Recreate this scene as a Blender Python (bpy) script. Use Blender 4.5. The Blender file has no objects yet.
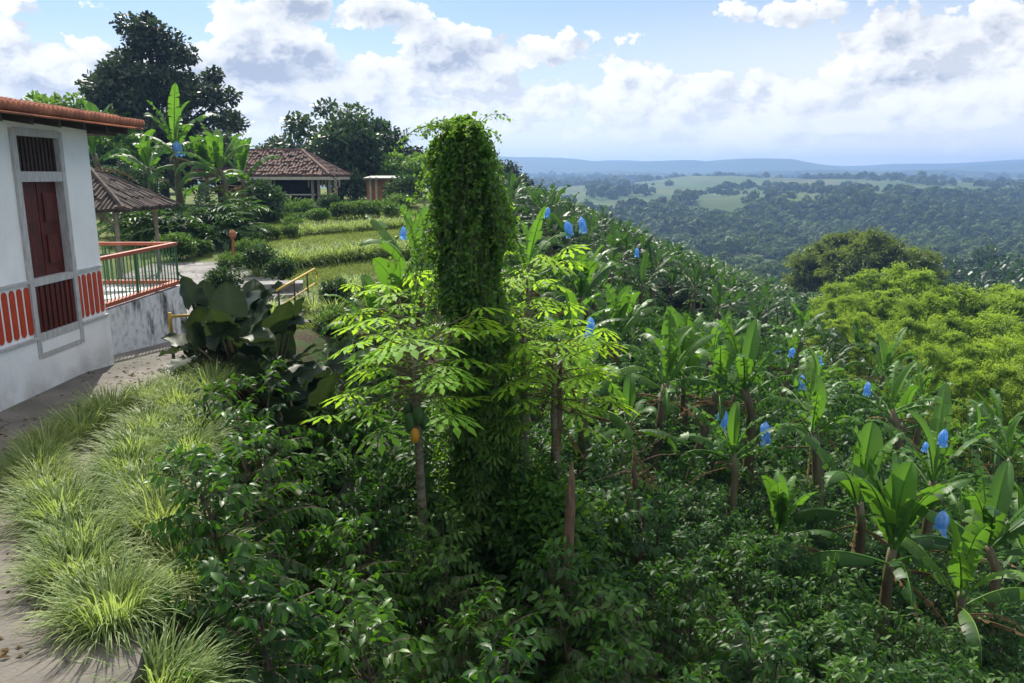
import bpy, math, random
import numpy as np
from mathutils import Vector

rng = np.random.default_rng(7)
random.seed(7)
C = bpy.context.scene.collection
scene = bpy.context.scene
R = math.radians
EYE = 2.8
FPX = 790.0
PITCH = R(11.9)
SUN_EL, SUN_AZ = R(43), R(-20)          # azimuth measured from +Y towards +X

# ------------------------------------------------------------------ helpers
def at(u, v, Y):
    """world point seen at picture position (u, v) at forward distance Y"""
    a, b = (u - 512) / FPX, (341.5 - v) / FPX
    dy = math.cos(PITCH) + b * math.sin(PITCH)
    dz = -math.sin(PITCH) + b * math.cos(PITCH)
    t = Y / dy
    return np.array([a * t, Y, EYE + dz * t])

def gz(u, v, z=0.0):
    a, b = (u - 512) / FPX, (341.5 - v) / FPX
    dy = math.cos(PITCH) + b * math.sin(PITCH)
    dz = -math.sin(PITCH) + b * math.cos(PITCH)
    t = (z - EYE) / dz
    return np.array([a * t, dy * t, z])

def sm(t):
    t = np.clip(t, 0, 1)
    return t * t * (3 - 2 * t)

def wav(x, y, s, k=0.0):
    return (np.sin(x / s + 1.3 + k) * np.cos(y / s * 1.1 + 0.4 - k) + 0.5 * np.sin(x / s * 2.3 + y / s * 1.7 + k)
            + 0.35 * np.cos(x / s * 3.9 - y / s * 3.1 + 2 * k))

def edge_x(y):
    return np.interp(y, [-60, 4, 6, 8, 10, 13, 18, 30, 150], [-2.3, -2.3, -2.9, -3.5, -3.9, -4.2, -4.3, -4.3, -4.3])

def H(x, y):
    x = np.asarray(x, float); y = np.asarray(y, float)
    zt = np.interp(y, [-60, 11, 16, 25, 35, 60, 160], [0, 0, -.5, -.5, 0.1, .5, .8])
    d = np.maximum(x - edge_x(y), 0)
    bank = np.interp(y, [0, 15, 40], [1.2, 1.0, 0.5])
    hill = zt - bank * sm(d / 1.5) - 0.40 * d + sm(d / 3) * 0.10 * wav(x, y, 2.1)
    hill = np.where(hill < -14, -14 + (hill + 14) * 0.8, hill)
    floor = -40 + 2.5 * wav(x, y, 110)
    hill = np.maximum(hill, floor)
    yw = y + 90 * wav(x, 0, 260) + 40 * wav(x, y, 90) - 0.12 * x
    val = np.interp(yw, [0, 260, 580, 650, 780, 1500, 3000, 9000], [-40, -40, -44, -40, -20, -15, -6, -4])
    val = val + np.interp(y, [100, 400, 900, 2000, 3000, 12000], [2, 3, 5.5, 5.5, 2.5, 2.0]) * wav(x, y * .7, 230, 1.0) + np.interp(y, [600, 900, 1800, 2600], [0, 2.2, 2.5, 0]) * wav(x, y, 75, 3.0)
    val = val + 15 * np.exp(-((x - 375) / 150) ** 2 - ((y - 1380) / 240) ** 2) + 10 * np.exp(-((x - 900) / 260) ** 2 - ((y - 1300) / 180) ** 2) + 9 * np.exp(-((x - 620) / 90) ** 2 - ((y - 820) / 120) ** 2)
    m = 1 - sm((y - 130) / 170)
    return val * (1 - m) + hill * m

def norm(v):
    return v / np.maximum(np.linalg.norm(v, axis=-1, keepdims=True), 1e-9)

class MB:
    def __init__(s):
        s.v = []; s.q = []; s.t = []; s.tint = []; s.n = 0; s.mq = []; s.mt = []; s.mi = 0
    def add(s, verts, quads=None, tris=None, tint=0.5):
        verts = np.asarray(verts, float).reshape(-1, 3)
        k = len(verts)
        if quads is not None and len(quads):
            q = np.asarray(quads, int).reshape(-1, 4) + s.n
            s.q.append(q); s.mq.append(np.full(len(q), s.mi))
        if tris is not None and len(tris):
            t = np.asarray(tris, int).reshape(-1, 3) + s.n
            s.t.append(t); s.mt.append(np.full(len(t), s.mi))
        s.v.append(verts)
        s.tint.append(np.broadcast_to(np.asarray(tint, float), (k,)).copy())
        s.n += k
    def scatter(s, tpl, P, D, N, L, W, tint):
        tv, tq, tt = tpl
        P = np.asarray(P, float).reshape(-1, 3); n = len(P)
        if n == 0: return
        D = norm(np.broadcast_to(np.asarray(D, float), (n, 3)))
        N = np.broadcast_to(np.asarray(N, float), (n, 3))
        S = norm(np.cross(D, N)); N = np.cross(S, D)
        L = np.broadcast_to(np.asarray(L, float), (n,)); W = np.broadcast_to(np.asarray(W, float), (n,))
        tint = np.broadcast_to(np.asarray(tint, float), (n,))
        V = (P[:, None] + D[:, None] * (tv[None, :, 0] * L[:, None])[..., None]
             + S[:, None] * (tv[None, :, 1] * W[:, None])[..., None]
             + N[:, None] * (tv[None, :, 2] * L[:, None])[..., None])
        k = len(tv); off = (np.arange(n) * k)[:, None, None]
        q = (np.asarray(tq)[None] + off).reshape(-1, 4) if len(tq) else None
        t = (np.asarray(tt)[None] + off).reshape(-1, 3) if len(tt) else None
        s.add(V.reshape(-1, 3), q, t, np.repeat(tint, k))
    def box(s, c, size, rz=0.0, tilt=0.0, tint=0.5):
        hx, hy, hz = np.array(size) / 2
        p = np.array([[a * hx, b * hy, c_ * hz] for c_ in (-1, 1) for b in (-1, 1) for a in (-1, 1)])
        if tilt:
            ct, st = math.cos(tilt), math.sin(tilt)
            p = np.stack([p[:, 0], p[:, 1] * ct - p[:, 2] * st, p[:, 1] * st + p[:, 2] * ct], 1)
        cr, sr = math.cos(rz), math.sin(rz)
        p = np.stack([p[:, 0] * cr - p[:, 1] * sr, p[:, 0] * sr + p[:, 1] * cr, p[:, 2]], 1) + np.array(c)
        s.add(p, [[0, 2, 3, 1], [4, 5, 7, 6], [0, 1, 5, 4], [2, 6, 7, 3], [0, 4, 6, 2], [1, 3, 7, 5]], tint=tint)
    def tube(s, pts, rad, n=6, cap=True, tint=0.5, jitter=0.0):
        pts = np.asarray(pts, float); m = len(pts)
        rad = np.broadcast_to(np.asarray(rad, float), (m,))
        T = norm(np.gradient(pts, axis=0))
        ref = np.array([0, 0, 1.0]) if abs(T[0][2]) < 0.9 else np.array([1.0, 0, 0])
        A = norm(np.cross(T, ref)); B = np.cross(T, A)
        an = np.linspace(0, 2 * np.pi, n, endpoint=False)
        rr = rad[:, None] * (1 + (rng.normal(0, jitter, (m, n)) if jitter else 0))
        V = pts[:, None] + rr[..., None] * (np.cos(an)[None, :, None] * A[:, None] + np.sin(an)[None, :, None] * B[:, None])
        q = [[i * n + j, i * n + (j + 1) % n, (i + 1) * n + (j + 1) % n, (i + 1) * n + j] for i in range(m - 1) for j in range(n)]
        V = V.reshape(-1, 3); tr = []
        if cap:
            V = np.vstack([V, pts[:1], pts[-1:]])
            c0, c1 = m * n, m * n + 1
            for j in range(n):
                tr.append([c0, (j + 1) % n, j]); tr.append([c1, (m - 1) * n + j, (m - 1) * n + (j + 1) % n])
        s.add(V, q, tr, tint)
    def ball(s, c, r, nu=10, nv=7, tint=0.5, bump=0.0):
        r = np.broadcast_to(np.asarray(r, float), (3,))
        V = []
        for i in range(nv + 1):
            th = np.pi * i / nv
            for j in range(nu):
                ph = 2 * np.pi * j / nu
                k = 1 + rng.normal(0, bump) if bump else 1
                V.append([np.sin(th) * np.cos(ph) * k, np.sin(th) * np.sin(ph) * k, np.cos(th) * k])
        q = [[i * nu + j, (i + 1) * nu + j, (i + 1) * nu + (j + 1) % nu, i * nu + (j + 1) % nu] for i in range(nv) for j in range(nu)]
        s.add(np.array(V) * r + np.array(c), q, tint=tint)
    def mesh(s, name, mats, smooth=False):
        me = bpy.data.meshes.new(name)
        V = np.vstack(s.v)
        Q = np.vstack(s.q) if s.q else np.zeros((0, 4), int)
        T = np.vstack(s.t) if s.t else np.zeros((0, 3), int)
        me.vertices.add(len(V)); me.vertices.foreach_set('co', V.astype(np.float32).ravel())
        nl = Q.size + T.size
        me.loops.add(nl); me.loops.foreach_set('vertex_index', np.concatenate([Q.ravel(), T.ravel()]).astype(np.int32))
        me.polygons.add(len(Q) + len(T))
        st = np.concatenate([np.arange(len(Q)) * 4, Q.size + np.arange(len(T)) * 3]).astype(np.int32)
        me.polygons.foreach_set('loop_start', st)
        me.polygons.foreach_set('material_index', np.concatenate((s.mq or [np.zeros(0, int)]) + (s.mt or [])).astype(np.int32))
        me.polygons.foreach_set('use_smooth', np.full(len(Q) + len(T), smooth))
        at_ = me.attributes.new('tint', 'FLOAT', 'POINT')
        at_.data.foreach_set('value', np.concatenate(s.tint).astype(np.float32))
        me.update(calc_edges=True); me.validate()
        for m in (mats if isinstance(mats, (list, tuple)) else [mats]): me.materials.append(m)
        return me
    def build(s, name, mats, parent=None, smooth=False):
        o = bpy.data.objects.new(name, s.mesh(name, mats, smooth)); C.objects.link(o)
        if parent: o.parent = parent
        return o

def thing(name, label, cat, loc=(0, 0, 0), rz=0.0, group=None, scale=1.0):
    o = bpy.data.objects.new(name, None); C.objects.link(o)
    o.empty_display_size = 0.2
    o.location = [float(c) for c in loc]; o.rotation_euler = (0, 0, rz)
    o.scale = (scale,) * 3
    return tag(o, label, cat, group)
def tag(o, label, cat, group=None):
    o['label'] = label; o['category'] = cat
    if group: o['group'] = group
    return o
def kind(o, k):
    o['kind'] = k; return o
def plant(name, protos, label, cat, loc, rz=0.0, group=None, scale=1.0, tilt=(0, 0)):
    """protos: list of (part name, mesh, [(sub name, mesh)...])"""
    r = thing(name, label, cat, loc, rz, group, scale)
    r.rotation_euler = (tilt[0], tilt[1], rz)
    for p in protos:
        o = bpy.data.objects.new(p[0], p[1]); C.objects.link(o); o.parent = r
    return r

# ------------------------------------------------------------------ materials
MATS = {}
def new_mat(name):
    m = bpy.data.materials.new(name); m.use_nodes = True
    nt = m.node_tree; nt.nodes.clear()
    out = nt.nodes.new('ShaderNodeOutputMaterial')
    MATS[name] = m
    return m, nt, out
def nd(nt, t, **kw):
    n = nt.nodes.new('ShaderNode' + t)
    for k, v in kw.items():
        if k in n.inputs: n.inputs[k].default_value = v
        else: setattr(n, k, v)
    return n
def mixc(nt, fac, a, b, mode='MIX'):
    n = nt.nodes.new('ShaderNodeMix'); n.data_type = 'RGBA'; n.blend_type = mode
    for sock, val in ((n.inputs['Factor'], fac), (n.inputs[6], a), (n.inputs[7], b)):
        if isinstance(val, bpy.types.NodeSocket): nt.links.new(val, sock)
        else: sock.default_value = val if not (isinstance(val, tuple) and len(val) == 3) else val + (1,)
    return n.outputs[2]
def mth(nt, op, a, b=None, clamp=False):
    n = nt.nodes.new('ShaderNodeMath'); n.operation = op; n.use_clamp = clamp
    for i, val in enumerate((a, b)):
        if val is None: continue
        if isinstance(val, bpy.types.NodeSocket): nt.links.new(val, n.inputs[i])
        else: n.inputs[i].default_value = val
    return n.outputs[0]
def mrange(nt, v, a, b, c=0.0, d=1.0, smooth=True):
    n = nt.nodes.new('ShaderNodeMapRange'); n.interpolation_type = 'SMOOTHSTEP' if smooth else 'LINEAR'
    nt.links.new(v, n.inputs[0])
    for i, x in enumerate((a, b, c, d)): n.inputs[i + 1].default_value = x
    return n.outputs[0]

def leaf_mat(name, dark, light, trans, tf=0.35, rough=0.4, spec=0.5, var=0.25, hue=0.02):
    m, nt, out = new_mat(name)
    a = nd(nt, 'Attribute', attribute_name='tint')
    oi = nd(nt, 'ObjectInfo')
    col = mixc(nt, a.outputs['Fac'], dark, light)
    hs = nd(nt, 'HueSaturation')
    nt.links.new(col, hs.inputs['Color'])
    nt.links.new(mrange(nt, oi.outputs['Random'], 0, 1, 1 - var, 1 + var, False), hs.inputs['Value'])
    nt.links.new(mrange(nt, oi.outputs['Random'], 0, 1, 0.5 + hue, 0.5 - hue, False), hs.inputs['Hue'])
    p = nd(nt, 'BsdfPrincipled', Roughness=rough)
    p.inputs['Specular IOR Level'].default_value = spec
    nt.links.new(hs.outputs[0], p.inputs['Base Color'])
    t = nd(nt, 'BsdfTranslucent')
    tc = mixc(nt, a.outputs['Fac'], tuple(c * .55 for c in trans), trans)
    nt.links.new(tc, t.inputs['Color'])
    ms = nd(nt, 'MixShader', Fac=tf)
    nt.links.new(p.outputs[0], ms.inputs[1]); nt.links.new(t.outputs[0], ms.inputs[2])
    nt.links.new(ms.outputs[0], out.inputs[0])
    return m

def solid(name, col, rough=0.7, noise=0.0, scale=4.0, col2=None, bump=0.0, bscale=None, detail=6, stretch=(1, 1, 1), spec=0.3, thr=(0.35, 0.65)):
    m, nt, out = new_mat(name)
    p = nd(nt, 'BsdfPrincipled', Roughness=rough)
    p.inputs['Specular IOR Level'].default_value = spec
    tc = nd(nt, 'TexCoord'); mp = nd(nt, 'Mapping'); mp.inputs['Scale'].default_value = stretch
    nt.links.new(tc.outputs['Object'], mp.inputs[0])
    n = nd(nt, 'TexNoise', Scale=scale, Detail=detail, Roughness=0.62)
    nt.links.new(mp.outputs[0], n.inputs['Vector'])
    c2 = col2 if col2 else tuple(c * (1 - noise) for c in col)
    f = mrange(nt, n.outputs['Fac'], thr[0], thr[1])
    nt.links.new(mixc(nt, f, col, c2), p.inputs['Base Color'])
    if bump:
        n2 = nd(nt, 'TexNoise', Scale=bscale or scale * 4, Detail=5)
        nt.links.new(mp.outputs[0], n2.inputs['Vector'])
        b = nd(nt, 'Bump', Strength=bump, Distance=0.05)
        nt.links.new(n2.outputs['Fac'], b.inputs['Height']); nt.links.new(b.outputs[0], p.inputs['Normal'])
    nt.links.new(p.outputs[0], out.inputs[0])
    return m

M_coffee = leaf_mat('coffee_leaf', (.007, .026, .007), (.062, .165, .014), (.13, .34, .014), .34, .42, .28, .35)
M_coffee_far = leaf_mat('coffee_leaf_mid', (.008, .028, .008), (.050, .130, .017), (.10, .27, .016), .32, .5, .2, .4)
M_weed = leaf_mat('weed_leaf', (.018, .05, .012), (.06, .14, .025), (.12, .30, .03), .35, .5, .3)
M_banana = leaf_mat('banana_leaf', (.016, .056, .014), (.11, .23, .035), (.20, .46, .03), .34, .45, .3, .3, .015)
M_banana_far = leaf_mat('banana_leaf_distant', (.011, .036, .012), (.052, .115, .024), (.10, .24, .025), .3, .5, .3, .3, .015)
M_papaya = leaf_mat('papaya_leaf', (.10, .22, .018), (.26, .46, .038), (.50, .80, .05), .42, .6, .12, .08)
M_vine = leaf_mat('vine_leaf', (.030, .078, .014), (.12, .24, .03), (.28, .54, .04), .40, .5, .3)
M_ear = leaf_mat('elephant_ear_leaf', (.010, .026, .016), (.044, .064, .028), (.06, .10, .02), .22, .48, .15, .2)
M_grass = leaf_mat('variegated_blade', (.05, .12, .022), (.42, .49, .20), (.44, .58, .12), .45, .5, .2, .12)
M_lawn = leaf_mat('lawn_blade', (.075, .115, .028), (.20, .24, .075), (.30, .40, .07), .42, .6, .2, .1)
M_hedge = leaf_mat('hedge_leaf', (.03, .07, .016), (.11, .19, .04), (.20, .38, .05), .36, .5, .3, .3)
M_darktree = leaf_mat('dark_tree_leaf', (.016, .034, .016), (.045, .075, .025), (.07, .13, .03), .25, .5, .3, .2)
M_roundtree = leaf_mat('round_tree_leaf', (.016, .042, .014), (.05, .10, .025), (.09, .20, .03), .3, .45, .4, .2)
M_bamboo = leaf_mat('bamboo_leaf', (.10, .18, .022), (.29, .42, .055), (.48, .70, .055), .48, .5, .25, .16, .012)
M_bamboo_dark = leaf_mat('dark_bamboo_leaf', (.035, .070, .014), (.17, .23, .04), (.28, .38, .04), .38, .5, .3, .1)
M_forest = leaf_mat('far_forest_leaf', (.018, .044, .012), (.085, .145, .028), (.10, .19, .025), .25, .7, .1, .0)
M_fern = leaf_mat('fern_leaf', (.07, .15, .03), (.15, .28, .05), (.3, .55, .06), .45, .5, .3)
M_drybanana = leaf_mat('dry_leaf', (.10, .065, .03), (.17, .12, .055), (.16, .11, .045), .3, .8, .1)

M_pstem = solid('pseudostem', (.10, .10, .045), .55, col2=(.07, .045, .025), scale=3, stretch=(3, 3, .6), bump=.3)
M_bark = solid('grey_brown_bark', (.13, .10, .075), .9, .5, 6, bump=.6, stretch=(2, 2, .6))
M_darkbark = solid('dark_bark', (.06, .05, .04), .9, .5, 6, bump=.6)
M_ptrunk = solid('papaya_trunk', (.20, .19, .12), .8, col2=(.11, .09, .06), scale=9, stretch=(1, 1, 3), bump=.5)
M_deadwood = solid('dead_wood', (.20, .13, .075), .9, col2=(.09, .06, .04), scale=8, stretch=(3, 3, .5), bump=.7)
def wash(name, base, low):
    m, nt, out = new_mat(name)
    p = nd(nt, 'BsdfPrincipled', Roughness=.88); p.inputs['Specular IOR Level'].default_value = .2
    g = nd(nt, 'NewGeometry'); sx = nd(nt, 'SeparateXYZ'); nt.links.new(g.outputs['Position'], sx.inputs[0])
    mp = nd(nt, 'Mapping'); mp.inputs['Scale'].default_value = (3.5, 3.5, .30); nt.links.new(g.outputs['Position'], mp.inputs[0])
    st = nd(nt, 'TexNoise', Scale=2.0, Detail=7, Roughness=.65); nt.links.new(mp.outputs[0], st.inputs['Vector'])
    bl = nd(nt, 'TexNoise', Scale=1.3, Detail=6, Roughness=.6); nt.links.new(g.outputs['Position'], bl.inputs['Vector'])
    c = mixc(nt, mrange(nt, bl.outputs['Fac'], .4, .68), base, tuple(k * .90 for k in base))
    c = mixc(nt, mrange(nt, st.outputs['Fac'], .55, .75, 0, .16), c, (.50, .49, .46))
    splash = mth(nt, 'MULTIPLY', mrange(nt, sx.outputs['Z'], low, .0), mrange(nt, bl.outputs['Fac'], .38, .62))
    c = mixc(nt, mth(nt, 'MULTIPLY', splash, .45), c, (.27, .24, .20))
    nt.links.new(c, p.inputs['Base Color'])
    n2 = nd(nt, 'TexNoise', Scale=30., Detail=5); nt.links.new(g.outputs['Position'], n2.inputs['Vector'])
    b = nd(nt, 'Bump', Strength=.25, Distance=.02); nt.links.new(n2.outputs['Fac'], b.inputs['Height']); nt.links.new(b.outputs[0], p.inputs['Normal'])
    nt.links.new(p.outputs[0], out.inputs[0])
    return m
M_white = wash('whitewash', (.88, .88, .87), .3)
M_plinth = wash('whitewash_plinth', (.86, .86, .86), .45)
M_red = solid('orange_red_paint', (.50, .055, .018), .5, .2, 7)
M_doorred = solid('dark_red_paint', (.12, .016, .011), .55, col2=(.045, .010, .008), scale=5, stretch=(5, 5, .7))
M_greywood = solid('pale_grey_frame', (.52, .51, .50), .7, .25, 6, stretch=(4, 4, 1))
M_shutter = solid('brown_wood_bars', (.055, .032, .026), .7, .4, 9)
M_eave = solid('dark_eave_wood', (.05, .04, .035), .8, .4, 5)
M_tile = solid('clay_tile', (.46, .17, .10), .85, col2=(.27, .10, .06), scale=2.2, bump=.3, bscale=30)
M_oldtile = solid('old_dark_tile', (.095, .066, .054), .9, col2=(.042, .036, .033), scale=2.8, bump=.4, bscale=25)
M_pavtile = solid('pavilion_tile', (.155, .088, .068), .9, col2=(.07, .05, .043), scale=1.8, bump=.4, bscale=20)
M_rail = solid('terracotta_rail', (.36, .085, .04), .6, .25, 8)
M_green = solid('green_bar_paint', (.035, .13, .06), .5, .3, 9)
M_concrete = solid('pale_concrete', (.19, .17, .148), .9, col2=(.085, .078, .07), scale=.9, bump=.3, bscale=40, thr=(.3, .7))
def crack_layer(m, scale, width, amount):
    nt = m.node_tree; p = [n for n in nt.nodes if n.type == 'BSDF_PRINCIPLED'][0]
    src = p.inputs['Base Color'].links[0].from_socket
    g = nd(nt, 'NewGeometry')
    w = nd(nt, 'TexNoise', Scale=2.5, Detail=4); nt.links.new(g.outputs['Position'], w.inputs['Vector'])
    ad = nt.nodes.new('ShaderNodeVectorMath'); ad.operation = 'MULTIPLY_ADD'; nt.links.new(w.outputs['Color'], ad.inputs[0]); ad.inputs[1].default_value = (.35, .35, .35); nt.links.new(g.outputs['Position'], ad.inputs[2])
    v = nd(nt, 'TexVoronoi', Scale=scale); v.feature = 'DISTANCE_TO_EDGE'; nt.links.new(ad.outputs[0], v.inputs['Vector'])
    big = nd(nt, 'TexNoise', Scale=.7, Detail=5); nt.links.new(g.outputs['Position'], big.inputs['Vector'])
    c = mixc(nt, mth(nt, 'MULTIPLY', mrange(nt, v.outputs['Distance'], width, 0.0), amount), src, (.045, .04, .035))
    c = mixc(nt, mrange(nt, big.outputs['Fac'], .50, .66, 0, .55), c, (.07, .075, .05))
    nt.links.new(c, p.inputs['Base Color'])
crack_layer(M_concrete, .55, .012, .8)
M_stone = solid('grey_stone_paving', (.27, .26, .25), .9, col2=(.14, .135, .13), scale=1.6, bump=.5, bscale=14)
crack_layer(M_stone, 1.1, .03, .8)
M_yellow = solid('yellow_paint', (.55, .36, .05), .5, .2, 9)
M_black = solid('black_paint', (.03, .028, .03), .55, .2, 9)
M_bag = None
M_cream = solid('cream_timber', (.48, .45, .36), .7, .25, 5)
M_post = solid('weathered_post', (.34, .27, .22), .8, .4, 6)
M_planks = solid('brown_planks', (.13, .07, .035), .8, .4, 5)
M_dark = solid('dark_interior', (.03, .03, .032), .9, .3, 3)
M_orange = solid('orange_plaster', (.42, .17, .07), .85, .25, 3)
M_zinc = solid('grey_zinc', (.16, .16, .165), .5, .3, 4)
M_papgreen = solid('green_fruit', (.05, .11, .03), .45, .3, 6)
M_paporange = solid('orange_fruit', (.60, .25, .03), .45, col2=(.35, .26, .04), scale=4)
M_terra = solid('terracotta_pot', (.45, .17, .08), .8, .25, 6)

def make_stained():
    m, nt, out = new_mat('stained_whitewash')
    p = nd(nt, 'BsdfPrincipled', Roughness=.9)
    tc = nd(nt, 'TexCoord'); mp = nd(nt, 'Mapping'); mp.inputs['Scale'].default_value = (.9, .9, .42)
    nt.links.new(tc.outputs['Object'], mp.inputs[0])
    n = nd(nt, 'TexNoise', Scale=1.7, Detail=8, Roughness=.65); nt.links.new(mp.outputs[0], n.inputs['Vector'])
    f = mrange(nt, n.outputs['Fac'], .40, .53)
    c = mixc(nt, f, (.05, .05, .052), (.62, .62, .62))
    n2 = nd(nt, 'TexNoise', Scale=7., Detail=6); nt.links.new(tc.outputs['Object'], n2.inputs['Vector'])
    c = mixc(nt, mrange(nt, n2.outputs['Fac'], .45, .7, 0, .55), c, (.2, .2, .19))
    nt.links.new(c, p.inputs['Base Color']); nt.links.new(p.outputs[0], out.inputs[0])
    return m
M_stained = make_stained()

def make_bag():
    m, nt, out = new_mat('blue_plastic')
    p = nd(nt, 'BsdfPrincipled', Roughness=.35)
    tc = nd(nt, 'TexCoord'); n = nd(nt, 'TexNoise', Scale=5., Detail=4); nt.links.new(tc.outputs['Object'], n.inputs['Vector'])
    nt.links.new(mixc(nt, mrange(nt, n.outputs['Fac'], .35, .65), (.08, .27, .64), (.34, .52, .78)), p.inputs['Base Color'])
    t = nd(nt, 'BsdfTranslucent'); t.inputs['Color'].default_value = (.25, .6, 1.0, 1)
    ms = nd(nt, 'MixShader', Fac=.45); nt.links.new(p.outputs[0], ms.inputs[1]); nt.links.new(t.outputs[0], ms.inputs[2])
    nt.links.new(ms.outputs[0], out.inputs[0])
    return m
M_bag = make_bag()

def make_ground():
    m, nt, out = new_mat('earth_and_grass')
    p = nd(nt, 'BsdfPrincipled', Roughness=.95); p.inputs['Specular IOR Level'].default_value = .1
    g = nd(nt, 'NewGeometry')
    sx = nd(nt, 'SeparateXYZ'); nt.links.new(g.outputs['Position'], sx.inputs[0])
    n1 = nd(nt, 'TexNoise', Scale=1.1, Detail=8, Roughness=.7); nt.links.new(g.outputs['Position'], n1.inputs['Vector'])
    n2 = nd(nt, 'TexNoise', Scale=.009, Detail=4, Roughness=.55); nt.links.new(g.outputs['Position'], n2.inputs['Vector'])
    n3 = nd(nt, 'TexNoise', Scale=14., Detail=6, Roughness=.7); nt.links.new(g.outputs['Position'], n3.inputs['Vector'])
    soil = mixc(nt, mrange(nt, n3.outputs['Fac'], .35, .7), (.022, .016, .011), (.10, .072, .05))
    weed = mixc(nt, n3.outputs['Fac'], (.018, .04, .012), (.06, .10, .025))
    near = mixc(nt, mrange(nt, n1.outputs['Fac'], .42, .58), soil, weed)
    # grassy terrace on the left
    lawn = mixc(nt, n3.outputs['Fac'], (.055, .085, .022), (.17, .20, .06))
    fl = mrange(nt, sx.outputs['X'], -3.6, -4.6)
    fy = mrange(nt, sx.outputs['Y'], 16., 19.)
    near = mixc(nt, mth(nt, 'MULTIPLY', fl, fy), near, lawn)
    vf = nd(nt, 'TexVoronoi', Scale=.0085); nt.links.new(g.outputs['Position'], vf.inputs['Vector'])
    far = mixc(nt, mrange(nt, n2.outputs['Fac'], .40, .62), (.030, .058, .018), (.095, .125, .036))
    sf = nd(nt, 'SeparateColor'); nt.links.new(vf.outputs['Color'], sf.inputs[0])
    far = mixc(nt, mth(nt, 'MULTIPLY', sf.outputs[0], .7), far, (.125, .125, .048)); far = mixc(nt, mth(nt, 'MULTIPLY', sf.outputs[1], .6), far, (.06, .12, .03))
    far = mixc(nt, mrange(nt, n3.outputs['Fac'], .4, .6, 0, .3), far, (.03, .05, .018))
    nt.links.new(mixc(nt, mrange(nt, sx.outputs['Y'], 110, 200), near, far), p.inputs['Base Color'])
    b = nd(nt, 'Bump', Strength=.8, Distance=.06); nt.links.new(n3.outputs['Fac'], b.inputs['Height']); nt.links.new(b.outputs[0], p.inputs['Normal'])
    nt.links.new(p.outputs[0], out.inputs[0])
    return m
M_ground = make_ground()

# ------------------------------------------------------------------ templates (s along, t across, h up)
LEAF8 = (np.array([[0, 0, 0], [.3, -.42, .06], [.3, 0, 0], [.3, .42, .06], [.68, -.38, -.02], [.68, 0, -.06], [.68, .38, -.02], [1, 0, -.2]]),
         [[1, 2, 5, 4], [2, 3, 6, 5]], [[0, 2, 1], [0, 3, 2], [4, 5, 7], [5, 6, 7]])
LEAF4 = (np.array([[0, 0, 0], [.45, -.5, .08], [1, 0, -.1], [.45, .5, .08]]), [[0, 3, 2, 1]], [])
CARD = (np.array([[0, -.3, 0], [.1, .3, .1], [.9, .5, 0], [1, -.2, -.15]]), [[0, 3, 2, 1]], [])
BLADE = (np.array([[0, -.5, 0], [0, .5, 0], [.35, -.45, .10], [.35, .45, .10], [.7, -.33, .04], [.7, .33, .04], [1, 0, -.16]]),
         [[0, 1, 3, 2], [2, 3, 5, 4]], [[4, 5, 6]])
def palmate():
    V = [[0, 0, 0]]; T = []
    lobes = [-158, -122, -84, -50, -16, 16, 50, 84, 122, 158]
    LL = [.5, .66, .85, 1.0, 1.06, 1.06, 1.0, .85, .66, .5]
    for i, a in enumerate(lobes):
        L = LL[i]
        for da, r, h in ((-4, .32, .03), (-12, .58, -.03), (-3.5, .62, -.04), (-9, .82, -.10), (0, 1.08, -.22), (9, .82, -.10), (3.5, .62, -.04), (12, .58, -.03), (4, .32, .03)):
            V.append([math.cos(R(a + da)) * L * r, math.sin(R(a + da)) * L * r, h])
        b = 1 + 9 * i
        T += [[0, b, b + 8], [b, b + 1, b + 2], [b + 8, b + 6, b + 7], [b, b + 2, b + 6], [b, b + 6, b + 8], [b + 2, b + 3, b + 4], [b + 2, b + 4, b + 6], [b + 6, b + 4, b + 5]]
    return (np.array(V, float), [], T)
PALM = palmate()

def rand_dirs(n):
    v = rng.normal(size=(n, 3)); return norm(v)

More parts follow.
